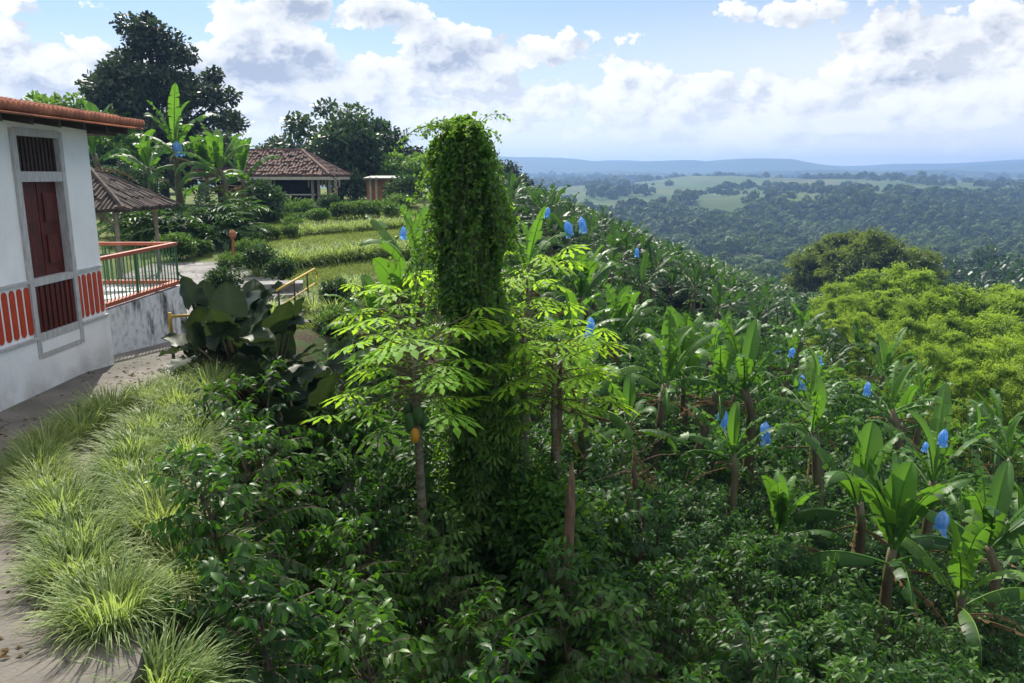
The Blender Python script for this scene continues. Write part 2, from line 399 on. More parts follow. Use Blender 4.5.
# ------------------------------------------------------------------ plant builders
def coffee_mesh(seed, stems=2, hgt=1.7, nodes_step=.12, leaf=.13, tpl=LEAF8, sparse=1.0):
    r = np.random.default_rng(seed)
    P = []; D = []; L = []; T = []
    st = MB()
    for s in range(stems):
        b = np.array([r.normal(0, .20), r.normal(0, .20), -.15]) * (1 if s else .3)
        lean = np.array([r.normal(0, .12), r.normal(0, .12), 1.0])
        h = hgt * r.uniform(.8, 1.08)
        st.tube([b, b + lean * h * .5, b + lean * h], [.02, .015, .006], 5)
        k = int(h / nodes_step)
        for i in range(2, k + 1):
            z = i / k
            az0 = r.uniform(0, 6.28)
            for j in range(2):
                az = az0 + j * math.pi + r.normal(0, .35)
                bl = (.78 * (1 - z) ** .55 * (.55 + .45 * min(1, z * 4)) + .14) * r.uniform(.75, 1.1)
                el = R(r.uniform(15, 45)) + z * .5
                p = b + lean * h * z
                seg = .06 / sparse; m = max(2, int(bl / seg))
                pts = [p.copy()]
                for q in range(m):
                    d = np.array([math.cos(az) * math.cos(el), math.sin(az) * math.cos(el), math.sin(el)])
                    p = p + d * seg; el -= .11 * seg / .06 * r.uniform(.6, 1.3)
                    pts.append(p.copy())
                    if q < m * .25 and m > 4: continue
                    side = np.array([-math.sin(az), math.cos(az), 0])
                    for sg in (-1, 1):
                        dd = side * sg * r.uniform(.6, 1.0) + d * r.uniform(.3, .8) + np.array([0, 0, -r.uniform(.35, 1.0)])
                        P.append(p); D.append(dd); L.append(leaf * r.uniform(.7, 1.2))
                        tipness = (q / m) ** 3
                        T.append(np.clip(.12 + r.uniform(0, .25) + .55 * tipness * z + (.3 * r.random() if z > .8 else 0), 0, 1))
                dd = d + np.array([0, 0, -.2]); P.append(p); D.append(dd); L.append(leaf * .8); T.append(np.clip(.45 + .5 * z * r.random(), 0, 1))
                if sparse >= 1 and len(pts) > 3: st.tube(pts[::2], .005, 3, False)
    fo = MB(); n = len(P)
    N = np.array([-.10, .28, 1.0]) + r.normal(0, .35, (n, 3))
    L = np.array(L)
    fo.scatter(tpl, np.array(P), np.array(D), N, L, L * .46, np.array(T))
    return [('foliage', fo.mesh('coffee_foliage', M_coffee if sparse >= 1 else M_coffee_far, True)), ('stem', st.mesh('coffee_stem', M_bark))]

def banana_leaf(mb, base, az, el, L, W, droop, torn, r, n=14, fold=.25, tint=.4, roll=0.0, petiole=.28):
    p = np.array(base, float); ds = L / n
    pts = [p.copy()]; dirs = []
    m_pet = max(1, int(petiole / ds))
    for i in range(n + m_pet):
        t = i / (n + m_pet)
        d = np.array([math.cos(az) * math.cos(el), math.sin(az) * math.cos(el), math.sin(el)])
        dirs.append(d); p = p + d * ds; pts.append(p.copy())
        el -= droop / (n + m_pet) * (.15 + 2.2 * t ** 1.6)
        az += r.normal(0, .015)
    dirs.append(dirs[-1])
    pts = np.array(pts); dirs = np.array(dirs)
    side0 = np.array([-math.sin(az), math.cos(az), 0])
    S = norm(np.cross(dirs, np.cross(np.broadcast_to(side0, dirs.shape), dirs)))
    N = np.cross(dirs, S)
    N = np.where((N[:, 2:3] < 0) & (abs(dirs[:, 2:3]) < .8), N, N)
    cr, sr = math.cos(roll), math.sin(roll)
    S, N = S * cr + N * sr, N * cr - S * sr
    w = np.zeros(len(pts))
    tt = np.linspace(0, 1, n + 1)
    w[m_pet:] = W * .5 * np.clip(np.sin(np.pi * np.clip(tt * .93 + .055, 0, 1)), 0, 1) ** .55
    w[-1] = W * .02
    # midrib
    mb.tube(pts, np.linspace(.026, .006, len(pts)) * max(.6, L / 1.8), 4, False, 1.0)
    fine = 3 if n > 8 else 1          # lamina is cut finer than the midrib where it is torn
    K = (len(pts) - 1 - m_pet) * fine + 1
    tq = np.linspace(m_pet, len(pts) - 1, K)
    ar = np.arange(len(pts))
    ip = lambda A: np.stack([np.interp(tq, ar, A[:, c]) for c in range(3)], 1)
    PT, DR, SS, NN, WW = ip(pts), norm(ip(dirs)), norm(ip(S)), norm(ip(N)), np.interp(tq, ar, w)
    dq = ds / fine
    for sg in (-1, 1):
        i = 0; sag = r.normal(0, .12)
        while i < K - 1:
            if torn > .7: blk = int(r.integers(1, 5)) if fine > 1 else 1
            elif torn > .3: blk = int(r.integers(2, 10)) if fine > 1 else int(r.integers(1, 3))
            elif torn > .08: blk = int(r.integers(6, 22)) if fine > 1 else 4
            else: blk = 99
            j = min(i + blk, K - 1)
            f = fold + sag + r.normal(0, .05 + .42 * min(1, torn)) - torn * .45 * r.random()
            cut = r.uniform(.75, 1.02) if torn > .3 else 1.0
            idx = np.arange(i, j + 1); m = len(idx)
            g = np.linspace(.5, -.5, m) * min(.8, torn) * dq * min(blk, 3) * r.uniform(.3, 1.3) if torn > .08 and m > 1 else np.zeros(m)
            ww = (WW[idx] * cut)[:, None]
            sway = (DR[idx] * (r.normal(.16, .12 * min(1, torn)))) * ww
            a = PT[idx]
            mid = a + (sg * SS[idx] * math.cos(f) + NN[idx] * math.sin(f)) * ww * .5 + sway * .4 + DR[idx] * (g * .5)[:, None]
            f2 = f - .30 - torn * .5 * r.random()
            e = mid + (sg * SS[idx] * math.cos(f2) + NN[idx] * math.sin(f2)) * ww * .5 + sway * .6 + DR[idx] * (g * .5)[:, None]
            e[:, 2] += r.normal(0, .006, m)
            V = np.stack([a, mid, e], 1).reshape(-1, 3)
            q = []
            for k in range(m - 1):
                o = 3 * k
                q += [[o, o + 1, o + 4, o + 3], [o + 1, o + 2, o + 5, o + 4]]
            tn = np.clip(tint + r.normal(0, .10), 0, 1)
            mb.add(V, q, tint=np.tile(np.clip([tn + .16, tn, tn - .06], 0, 1), m))
            i = j

def banana_mesh(seed, hs=2.2, nl=9, L=1.9, W=.52, up=False, n=14, torn=.5, lean=0.0, far=False, dead=2, spread=0.0):
    r = np.random.default_rng(seed)
    st = MB(); cr = MB(); dl = MB()
    top = np.array([lean * hs, r.normal(0, .1), hs])
    k = 6
    pts = np.array([[lean * hs * (i / k) ** 1.4, 0, -.3 + (hs + .3) * i / k] for i in range(k + 1)]); pts[-1] = top
    st.tube(pts, np.linspace(.13, .075, k + 1) * (hs / 2.2) ** .5, 7 if not far else 5, jitter=.06)
    for i in range(nl):
        f = i / max(1, nl - 1)            # 0 young/upright .. 1 old/drooping
        az = i * 2.4 + r.normal(0, .3)
        if up and f > .72: u_ = False
        else: u_ = up
        el = R((84 if not far else 72) - 62 * f ** .8 + r.normal(0, 9)) if not u_ else R(86 - 36 * f + r.normal(0, 11))
        droop = R((46 + 108 * f + r.normal(0, 20)) if not u_ else (30 + 75 * f + r.normal(0, 28))) + spread
        tr = 0.0 if i == 0 else torn * r.uniform(.35, 1.5)
        banana_leaf(cr, top - np.array([0, 0, .25 * f]), az, el, L * r.uniform(.8, 1.1) * (1 if f > .1 else .85), W * r.uniform(.85, 1.1), droop, tr, r,
                    n=n, fold=.55 - 1.25 * f, tint=np.clip(.62 - .4 * f + r.normal(0, .08), .05, .95), roll=r.normal(0, .35))
    for i in range(dead):
        banana_leaf(dl, top - np.array([0, 0, .35]), r.uniform(0, 6.28), R(r.uniform(-20, 10)), L * .75, W * .35, R(75), .9, r, n=max(6, n // 2), fold=-.6, tint=r.random())
    parts = [('crown', cr.mesh('banana_crown', M_banana_far if far else M_banana, True)), ('pseudostem', st.mesh('banana_stem', M_pstem, True))]
    if dead: parts.append(('dry_leaf', dl.mesh('banana_dry_leaf', M_drybanana, True)))
    return parts

def grass_mesh(seed, n=230, L=.75, w=.013, spread=.16):
    r = np.random.default_rng(seed); mb = MB()
    az = r.uniform(0, 6.28, n); el0 = R(1) * r.uniform(25, 88, n)
    rad = spread * np.sqrt(r.random(n))
    P = np.stack([np.cos(az) * rad + r.normal(0, .04, n), np.sin(az) * rad + r.normal(0, .04, n), np.full(n, -.03)], 1)
    LL = L * r.uniform(.55, 1.15, n); seg = 5
    droop = R(1) * r.uniform(70, 190, n)
    el = el0.copy(); p = P.copy()
    side = np.stack([-np.sin(az), np.cos(az), np.zeros(n)], 1)
    rings = []
    for k in range(seg + 1):
        ww = w * (1 - (k / seg) ** 2 * .92) * .5
        rings.append(np.stack([p - side * ww, p + side * ww], 1))
        d = np.stack([np.cos(az) * np.cos(el), np.sin(az) * np.cos(el), np.sin(el)], 1)
        p = p + d * (LL / seg)[:, None]
        el = el - droop / seg * (.3 + 1.1 * k / seg)
    V = np.stack(rings, 1).reshape(n, -1, 3)      # n, (seg+1)*2
    q = np.array([[2 * k, 2 * k + 1, 2 * k + 3, 2 * k + 2] for k in range(seg)])
    m = (seg + 1) * 2
    Q = (q[None] + (np.arange(n) * m)[:, None, None]).reshape(-1, 4)
    tn = np.clip(r.normal(.5, .25, n), 0, 1)
    mb.add(V.reshape(-1, 3), Q, tint=np.repeat(tn, m))
    return mb.mesh('grass_blades', M_grass)

def ear_leaf(mb, base, az, tilt, L, r, tint):
    """blade of an elephant ear: heart shaped, two back lobes, gently wavy, pointed tip"""
    n = 12; js = (-1, -.66, -.33, 0, .33, .66, 1)
    ax = np.array([math.cos(az) * math.cos(tilt), math.sin(az) * math.cos(tilt), math.sin(tilt)])
    side = norm(np.array([-math.sin(az), math.cos(az), r.normal(0, .2)])); nrm = np.cross(ax, side)
    if nrm[2] < 0 and abs(nrm[2]) > .3: nrm = -nrm
    ph = r.uniform(0, 6.28); V = []; q = []; tn = []
    cup = r.uniform(.03, .12)
    for i in range(n + 1):
        t = i / n
        ww = L * .50 * max(.01, math.sin(math.pi * min(1, .30 + t * .70))) ** .75
        for s in js:
            wave = .042 * L * math.sin(i * 1.5 + ph + 2 * s) * s * s
            back = -.26 * L * (abs(s) ** 1.3) * (1 - t) ** 2
            vein = -.012 * L * (i % 2) * (1 if abs(s) > .1 else 0)
            V.append(np.array(base) + ax * (t * L + back) + side * s * ww + nrm * (wave + vein + cup * L * s * s - .20 * L * t * t))
            tn.append(np.clip(tint + (.35 if s == 0 else (.10 if i % 2 else -.05)), 0, 1))
    m = len(js)
    for i in range(n):
        for j in range(m - 1): q.append([i * m + j, i * m + j + 1, (i + 1) * m + j + 1, (i + 1) * m + j])
    mb.add(V, q, tint=np.array(tn))

def ear_mesh(seed, nl=7, L=.75, h=.9, erect=True):
    r = np.random.default_rng(seed); fo = MB(); st = MB()
    for i in range(nl):
        az = i * 2.4 + r.normal(0, .3)
        out = r.uniform(.12, .55); hh = h * r.uniform(.35, 1.1)
        tip = np.array([math.cos(az) * out, math.sin(az) * out, hh])
        st.tube([[0, 0, -.1], tip * np.array([.45, .45, .55]), tip], [.028, .02, .012], 5)
        til = R(r.uniform(25, 78)) if (erect and i < nl * .65) else R(r.uniform(-40, 25))
        ear_leaf(fo, tip, az, til, L * r.uniform(.75, 1.15), r, r.uniform(.1, .7))
    return [('foliage', fo.mesh('ear_foliage', M_ear, True)), ('petiole', st.mesh('ear_petiole', M_pstem, True))]

def crown_cloud(mb, centers, radii, per, size, tpl=CARD, aspect=.7, r=rng, flat=.0, down=.0, tb=.35):
    """leaf clumps: each centre gets `per` leaf faces spread through its ball, thicker to the outside"""
    for c, rad in zip(centers, radii):
        n = int(per)
        d = norm(r.normal(size=(n, 3))); rr = r.random(n) ** (1 / 2.2)
        rad3 = np.broadcast_to(np.asarray(rad, float), (3,))
        P = np.asarray(c) + d * rr[:, None] * rad3
        D = norm(d * .8 + r.normal(0, .6, (n, 3)) + np.array([0, 0, -down]))
        N = norm(np.array([0, 0, 1.0]) * (1 + flat) + d * .8 + r.normal(0, .5, (n, 3)))
        s = size * r.uniform(.6, 1.35, n)
        mb.scatter(tpl, P, D, N, s, s * aspect, np.clip(tb + r.normal(0, .22) + r.normal(0, .15, n), 0, 1))

def tree_mesh(seed, h=9, cr=(4, 4, 3.2), nclump=34, per=150, size=.32, mat=None, trunk_h=None, cone=0.0, bark=None, clump=.28):
    r = np.random.default_rng(seed); cw = MB(); tr = MB()
    cz = h - cr[2]; mat = mat or M_roundtree
    pts = []; rads = []
    for i in range(nclump):
        d = norm(r.normal(size=3)); d[2] = d[2] if d[2] > -.55 else -d[2] * .4
        k = r.uniform(.55, 1.0)
        tz = d[2] * k
        sh = 1 - cone * max(0, tz)
        pts.append(np.array([d[0] * k * cr[0] * sh, d[1] * k * cr[1] * sh, cz + tz * cr[2]]))
        rads.append(np.array([1, 1, .62]) * clump * cr[0] * r.uniform(.7, 1.25) * (1 - .4 * cone * max(0, tz)))
    crown_cloud(cw, pts, rads, per, size, r=r)
    tr.tube([[0, 0, -.4], [.05, 0, h * .25], [0, .1, h * .5], [0, 0, h * .8]], [h * .028, h * .022, h * .016, h * .005], 7, jitter=.08)
    for p in pts[::2]:
        z0 = np.clip(p[2] - h * .25, h * .18, h * .7)
        tr.tube([[0, 0, z0], (p + np.array([0, 0, z0])) * .5 + np.array([0, 0, .1]), p], [h * .010, h * .006, h * .002], 4)
    return [('crown', cw.mesh('tree_crown', mat)), ('trunk', tr.mesh('tree_trunk', bark or M_darkbark))]

def shrub_mesh(seed, rad=(.6, .6, .5), n=900, size=.10, mat=None, tpl=LEAF4, lobes=7):
    r = np.random.default_rng(seed); mb = MB()
    rad = np.array(rad)
    cs = [np.array([0, 0, rad[2] * .75])]; rs = [rad * .75]
    for i in range(lobes):
        d = norm(r.normal(size=3)); d[2] = abs(d[2]) * .8
        cs.append(d * rad * .6 + np.array([0, 0, rad[2] * .6])); rs.append(rad * r.uniform(.35, .55))
    crown_cloud(mb, cs, rs, n / len(cs), size, tpl, .5, r)
    st = MB()
    for i in range(5):
        a = r.uniform(0, 6.28)
        st.tube([[0, 0, -.15], [math.cos(a) * rad[0] * .3, math.sin(a) * rad[1] * .3, rad[2] * .5], [math.cos(a) * rad[0] * .55, math.sin(a) * rad[1] * .55, rad[2]]], [.02, .012, .004], 4)
    return [('foliage', mb.mesh('shrub_foliage', mat or M_hedge)), ('stem', st.mesh('shrub_stem', M_bark))]

def bamboo_mesh(seed, h=10, nl=9, mat=None, spread=2.7, leaves=1500, lob=1.35, size=.26, drop=.62):
    r = np.random.default_rng(seed); fo = MB(); cu = MB()
    cs = []; rs = []
    for i in range(nl):
        az = i * 2.4 + r.normal(0, .25); f = math.sqrt((i + .4) / nl); o = spread * f
        top = h * (1 - drop * f ** 2.6) * r.uniform(.88, 1.03)
        rad = lob * r.uniform(.65, 1.3)
        c = np.array([math.cos(az) * o, math.sin(az) * o, top - rad * .7]); cs.append(c); rs.append(rad * np.array([1.05, 1.05, .8]))
        if f > .5:
            cs.append(c * [1.06, 1.06, 1] - [0, 0, rad * 1.2]); rs.append(rad * np.array([.85, .85, .8]))
        b = np.array([math.cos(az) * .7 * f, math.sin(az) * .7 * f, -.4])
        t = np.linspace(0, 1, 9)[:, None]
        pts = b + (np.array([c[0], c[1], 0]) * t ** 2.2 + np.array([0, 0, top]) * (t * 1.08 - .08 * t ** 4))
        cu.tube(pts, np.linspace(.055, .012, 9), 5)
    for c, rad in zip(cs, rs):
        # each plume is a bundle of drooping sprays that fan out from a culm tip
        k = 22
        for q in range(k):
            d = norm(r.normal(size=3) + [0, 0, .35]); m = int(leaves / k)
            t = r.random(m) ** .7
            reach = r.uniform(.8, 1.12)
            P = c + d * (t * reach)[:, None] * rad + np.array([0, 0, -.28 * rad[2]]) * (t ** 2)[:, None] * r.uniform(.3, 1.2)
            P = P + r.normal(0, 1, (m, 3)) * (.06 + .11 * t)[:, None] * rad * .8
            D = norm(d * [1, 1, .2] + r.normal(0, .5, (m, 3)) + [0, 0, -.5]); N = np.array([-.2, .3, 1.0]) + d * .6 + r.normal(0, .35, (m, 3))
            s = size * r.uniform(.55, 1.3, m)
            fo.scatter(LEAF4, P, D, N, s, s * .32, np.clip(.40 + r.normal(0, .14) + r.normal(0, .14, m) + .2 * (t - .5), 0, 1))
    return [('foliage', fo.mesh('bamboo_foliage', mat or M_bamboo)), ('culm', cu.mesh('bamboo_culm', M_pstem, True))]

# ------------------------------------------------------------------ setting
def graded(a, b, lo, hi, fine, grow, n):
    pos = [hi]; s = fine
    while pos[-1] < b and len(pos) < n: s *= grow; pos.append(pos[-1] + s)
    neg = [lo]; s = fine
    while neg[-1] > a and len(neg) < n: s *= grow; neg.append(neg[-1] - s)
    return np.array(neg[::-1][:-1] + list(np.arange(lo, hi, fine)) + pos)
gx = graded(-7000, 7000, -14, 24, .4, 1.075, 200)
gy = graded(-60, 4400, 2, 40, .4, 1.045, 240)
X, Y = np.meshgrid(gx, gy)
mb = MB(); nx, ny = len(gx), len(gy)
ii = np.arange(nx * ny).reshape(ny, nx)
mb.add(np.stack([X, Y, H(X, Y)], -1).reshape(-1, 3), np.stack([ii[:-1, :-1], ii[:-1, 1:], ii[1:, 1:], ii[1:, :-1]], -1).reshape(-1, 4))
kind(mb.build('ground', M_ground, smooth=True), 'structure')

def sheet(name, left, right, mat, dz=.03, nc=8, skirt=.08):
    """strip between two polylines, following the ground"""
    mb = MB(); left = np.array(left, float); right = np.array(right, float); n = 40
    tl = np.linspace(0, len(left) - 1, n); 
    def ip(p, t): return np.stack([np.interp(t, np.arange(len(p)), p[:, 0]), np.interp(t, np.arange(len(p)), p[:, 1])], 1)
    A, B = ip(left, tl), ip(right, np.linspace(0, len(right) - 1, n))
    f = np.linspace(0, 1, nc)[None, :, None]
    XY = A[:, None] * (1 - f) + B[:, None] * f
    Z = H(np.minimum(XY[..., 0], edge_x(XY[..., 1])), XY[..., 1]) + dz
    V = np.concatenate([XY, Z[..., None]], -1)
    lowA = V[:, :1] - np.array([0, 0, skirt + .3]); lowB = V[:, -1:] - np.array([0, 0, skirt + .3])
    V = np.concatenate([lowA, V, lowB], 1); m = nc + 2
    ii = np.arange(n * m).reshape(n, m)
    mb.add(V.reshape(-1, 3), np.stack([ii[:-1, :-1], ii[:-1, 1:], ii[1:, 1:], ii[1:, :-1]], -1).reshape(-1, 4))
    return kind(mb.build(name, mat), 'structure')

sheet('path', [(-6.9, 1), (-6.9, 6), (-6.9, 9), (-6.9, 12.2), (-6.75, 14), (-6.75, 16.2)],
      [(-1.7, 1), (-2.2, 4.4), (-3.4, 6), (-4.5, 8), (-4.7, 10), (-4.9, 12), (-5.0, 14), (-5.1, 16.2)], M_concrete)
sheet('stone_path', [(-10.5, 19.0), (-12.8, 25.5), (-12.8, 28)], [(-4.9, 17.2), (-5.2, 21), (-7.6, 25.5), (-8.3, 29)], M_stone, .04)
sheet('garden_path', [(-16, 45), (-13, 50), (-10.6, 55)], [(-14, 44), (-11.5, 49), (-9.6, 55)], M_stone, .05)

# mountains on the horizon
def ridge(name, dist, prof, seed, depth=620, rough=3, mat=None):
    r = np.random.default_rng(seed); mb = MB()
    us = np.linspace(-900, 2300, 170)
    h = np.interp(us, [p[0] for p in prof], [p[1] for p in prof])
    ph = r.uniform(0, 6.28, 8)
    h = h + sum(np.sin(us / s + p) * a for s, p, a in zip((160, 83, 47, 29, 17, 11, 7, 5), ph, (1.6, 1.3, 1.0, .7, .5, .35, .22, .15)))
    x = (us - 512) / FPX * dist * 1.02
    top = EYE + np.maximum(h, 1) / FPX * dist
    rows = []
    for k, (dy, f) in enumerate(((-depth, 0), (-depth * .72, .16), (-depth * .5, .34), (-depth * .3, .55), (-depth * .12, .82), (0, 1), (depth * .35, .6), (depth, 0))):
        nz = rough * 3 * wav(x, np.full_like(x, dy), 230, k) * (f > 0) * (f < 1)
        rows.append(np.stack([x + 60 * wav(x, x * 0 + dy, 400), np.full_like(x, dist + dy), -20 + (top + 20) * f + nz], 1))
    V = np.stack(rows, 0); n = len(us)
    ii = np.arange(len(rows) * n).reshape(len(rows), n)
    mb.add(V.reshape(-1, 3), np.stack([ii[:-1, :-1], ii[:-1, 1:], ii[1:, 1:], ii[1:, :-1]], -1).reshape(-1, 4))
    return kind(mb.build(name, mat, smooth=True), 'structure')
M_nearhill = solid('near_hill_forest', (.022, .042, .018), .95, col2=(.04, .065, .025), scale=.012, spec=.1)
M_hill = solid('hill_forest', (.04, .065, .03), .95, col2=(.06, .08, .04), scale=.002, spec=.1)
ridge('hills', 3300, [(-900, 14), (300, 15), (515, 17), (560, 16), (640, 14), (700, 15), (780, 19), (830, 9), (900, 6), (960, 8), (1024, 8), (2300, 10)], 3, mat=M_hill)
ridge('hills', 4000, [(-900, 10), (515, 13), (700, 12), (830, 7), (900, 10), (960, 13), (1024, 17), (1300, 17), (2300, 12)], 8, depth=320, mat=M_hill)

ridge('hills', 2500, [(-900, 1), (515, 1), (700, 1), (780, 2), (860, 4), (930, 6), (1024, 7), (1300, 8), (2300, 5)], 15, depth=240, rough=2, mat=M_nearhill)

# far wood: one mass of crowns
def far_wood():
    r = np.random.default_rng(21); mb = MB()
    def crowns(x, y, size, nf, tb=0.0):
        n = len(x); z = H(x, y)
        s = size * r.uniform(.45, 1.5, n) ** 1.2
        hs = s * r.uniform(.8, 1.3, n)
        d = norm(r.normal(size=(n, nf, 3))); d[..., 2] = np.abs(d[..., 2]) * 1.0 - .15
        P = np.stack([x, y, z + hs * .55], 1)[:, None] + d * np.stack([s, s, hs], 1)[:, None] * r.uniform(.55, 1.0, (n, nf, 1))
        D = norm(np.cross(d, r.normal(size=(n, nf, 3))))
        N = d
        fs = (s[:, None] * (1.05 / math.sqrt(nf / 14)) * r.uniform(.6, 1.3, (n, nf)))
        tn = np.clip((r.beta(1.6, 2.6, n) + tb + .13 * wav(x, y, 75, .3))[:, None] + r.normal(0, .10, (n, nf)), 0, 1)
        mb.scatter(CARD, P.reshape(-1, 3) - D.reshape(-1, 3) * fs.reshape(-1, 1) * .5, D.reshape(-1, 3), N.reshape(-1, 3), fs.ravel(), fs.ravel() * .9, tn.ravel())
    bare = lambda x, y: ((x - 375) / 150) ** 2 + ((y - 1330) / 260) ** 2 < .8
    def sample(n, y0, y1, dens=None, pw=1.0):
        y = y0 + (y1 - y0) * r.random(n) ** pw
        x = (r.uniform(-.12, .82, n)) * y + 8
        return x, y
    yw = lambda x, y: y + 90 * wav(x, 0 * x, 260) + 40 * wav(x, y, 90) - 0.12 * x
    x, y = sample(1500, 150, 340); k = (x > .36 * y); crowns(x[k], y[k], 4.2, 330, .16)
    x, y = sample(4200, 330, 620); k = wav(x, y * .7, 48, .7) + .5 * wav(x, y, 19) > -.35; crowns(x[k], y[k], 4.0, 130, .2)
    x, y = sample(11000, 420, 1050); w_ = yw(x, y); k = (w_ > 560) & (w_ < 770) & (wav(x, y, 60, 4.) > -.75); x, y = x[k], y[k]
    crowns(x, y, 4.4, 70, -.08)
    x, y = sample(7000, 700, 2000); w_ = yw(x, y); k = (w_ > 760) & ((np.abs(wav(x, y * .45, 120, 2.0)) < .12) | (wav(x, y * .6, 75, 5.0) > .75)) & ~bare(x, y); crowns(x[k], y[k], 4.6, 40, -.05)
    x, y = sample(6000, 1300, 3400); k = (wav(x * .6, y * .35, 130, 2.0) + .5 * wav(x, y, 45) > .35) & ~bare(x, y); crowns(x[k], y[k], 6.0, 22, -.1)
    x, y = sample(1700, 2300, 3700); crowns(x, y, 8.0, 14, -.15)
    return kind(mb.build('forest', M_forest), 'stuff')
far_wood()

# ------------------------------------------------------------------ white house
hx = -6.15
def tiled_slope(mb, p0, p1, up, n, rad, L, tilt_n, jit=0.0):
    """rows of barrel tiles between p0 and p1 (along the eave), each row running `up`"""
    p0, p1, up = map(lambda q: np.array(q, float), (p0, p1, up))
    for i in range(n):
        b = p0 + (p1 - p0) * (i + .5) / n
        k = max(1, int(L / .38))
        for j in range(k):
            a = b + up * (L * j / k - .03) + tilt_n * (.012 * (j % 2) + rng.normal(0, jit))
            e = b + up * (L * (j + 1) / k) - tilt_n * .012
            mb.tube([a + tilt_n * .018, e], [rad * 1.08, rad * .9], 7, True, rng.random())
house = thing('white_house', 'white washed house with clay tiled eave and orange slatted dado beside the path', 'house', (hx, 9, 0))
hp = lambda mb, nm, mat, par=house, smooth=False: _local(mb, nm, mat, par, smooth)
def _local(mb, nm, mat, par, smooth=False):
    root = par
    off = np.zeros(3)
    while root is not None:
        off = off + np.array(root.location); root = root.parent
    mb.v = [v - off for v in mb.v]
    return mb.build(nm, mat, par, smooth)
# wall with the door opening left clear (Y 10.02..11.0, z .5..3.3)
w = MB(); WT = 3.5
def wallbox(mb, y0, y1, z0, z1, x0=hx - .3, x1=hx): mb.box(((x0 + x1) / 2, (y0 + y1) / 2, (z0 + z1) / 2), (x1 - x0, y1 - y0, z1 - z0))
wallbox(w, 2, 10.02, .72, WT); wallbox(w, 11.0, 11.8, .72, WT); wallbox(w, 10.02, 11.0, 3.3, WT)
w.box((hx - 3.3, 11.65, 1.75 + .36), (6, .3, WT - .72)); w.box((hx - 3.3, 2.15, 2.11), (6, .3, WT - .72)); w.box((hx - 6.15, 6.9, 2.11), (.3, 9.2, WT - .72))
hp(w, 'wall', M_white)
w = MB(); wallbox(w, 1.97, 11.83, -.6, .72, hx - .3, hx + .03); w.box((hx - 3.4, 11.68, .06), (6.2, .3, 1.316)); hp(w, 'plinth', M_plinth)
# dado of round topped slats
def dado(y0, y1, step=.150):
    mb = MB()
    n = max(1, round((y1 - y0) / step)); st = (y1 - y0) / n
    for i in range(n):
        yc = y0 + st * (i + .5); ww = st * .33; prof = []
        for a in np.linspace(0, np.pi, 9): prof.append((yc + ww * math.cos(a), 1.36 + ww * math.sin(a)))
        for a in np.linspace(np.pi, 2 * np.pi, 7): prof.append((yc + ww * math.cos(a), .84 + ww * math.sin(a)))
        V = [[hx + .013, p[0], p[1]] for p in prof] + [[hx - .01, p[0], p[1]] for p in prof]
        k = len(prof); V += [[hx + .013, yc, 1.1]]
        mb.add(V, [[j, (j + 1) % k, k + (j + 1) % k, k + j] for j in range(k)], [[2 * k, j, (j + 1) % k] for j in range(k)])
    hp(mb, 'dado', M_red)
    b = MB(); b.box((hx + .012, (y0 + y1) / 2, 1.47), (.05, y1 - y0, .035)); hp(b, 'dado_rail', M_greywood)
    b = MB(); b.box((hx + .02, (y0 + y1) / 2, .738), (.07, y1 - y0, .03)); hp(b, 'dado_rail', M_greywood)
dado(4.0, 9.98); dado(11.06, 11.78)
# door
door = bpy.data.objects.new('door', None); C.objects.link(door); door.parent = house; door.location = (0, 1.5, 0)
f = MB()
for y in (10.00, 11.02): f.box((hx - .06, y, 1.92), (.20, .09, 2.90))
for z, t in ((3.33, .10), (2.78, .13), (1.44, .09), (.73, .10), (.49, .07)): f.box((hx - .06, 10.51, z), (.19, .93, t))
hp(f, 'frame', M_greywood, door)
b = MB()
for y in np.linspace(10.08, 10.94, 11): b.box((hx - .04, y, 3.06), (.03, .045, .44))
hp(b, 'transom_bars', M_shutter, door)
d = MB(); d.box((hx - .10, 10.28, 2.10), (.05, .46, 1.24)); d.box((hx - .10, 10.76, 2.10), (.05, .46, 1.24))
for y in (10.28, 10.76):
    for z in (1.83, 2.38): d.box((hx - .07, y, z), (.03, .28, .38))
hp(d, 'door_leaf', M_doorred, door)
d = MB(); d.box((hx - .02, 10.51, 1.09), (.04, .9, .6))
for y in np.linspace(10.1, 10.92, 8): d.box((hx + .006, y, 1.09), (.03, .07, .60))
hp(d, 'half_gate', M_doorred, door)
d = MB(); d.box((hx + .0, 10.51, .61), (.04, .92, .17)); hp(d, 'vent_board', M_greywood, door)
for y in (10.2, 10.36, 10.52, 10.68, 10.84):
    d = MB(); d.box((hx + .022, y, .61), (.012, .09, .04), 0, .6); hp(d, 'vent_slot', M_dark, door)
# inside darkness behind the transom
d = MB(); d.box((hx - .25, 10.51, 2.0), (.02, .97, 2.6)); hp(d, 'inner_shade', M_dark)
# roof
ev_x, ev_y = hx + .45, 12.62; ez = 3.56
pit = R(9); rt = MB(); tn = np.array([math.sin(pit), 0, math.cos(pit)])
tiled_slope(rt, (ev_x, 3.0, ez), (ev_x, ev_y, ez), (-math.cos(pit), 0, math.sin(pit)), 96, .053, 2.8, tn)
L = 2.8
q0 = np.array([[ev_x, 3, ez - .05], [ev_x, ev_y, ez - .05], [ev_x - L * math.cos(pit), ev_y, ez - .05 + L * math.sin(pit)], [ev_x - L * math.cos(pit), 3, ez - .05 + L * math.sin(pit)]])
rt.add(np.vstack([q0, q0 - [0, 0, .03]]), [[0, 1, 2, 3], [7, 6, 5, 4], [0, 4, 5, 1], [1, 5, 6, 2], [2, 6, 7, 3], [3, 7, 4, 0]])
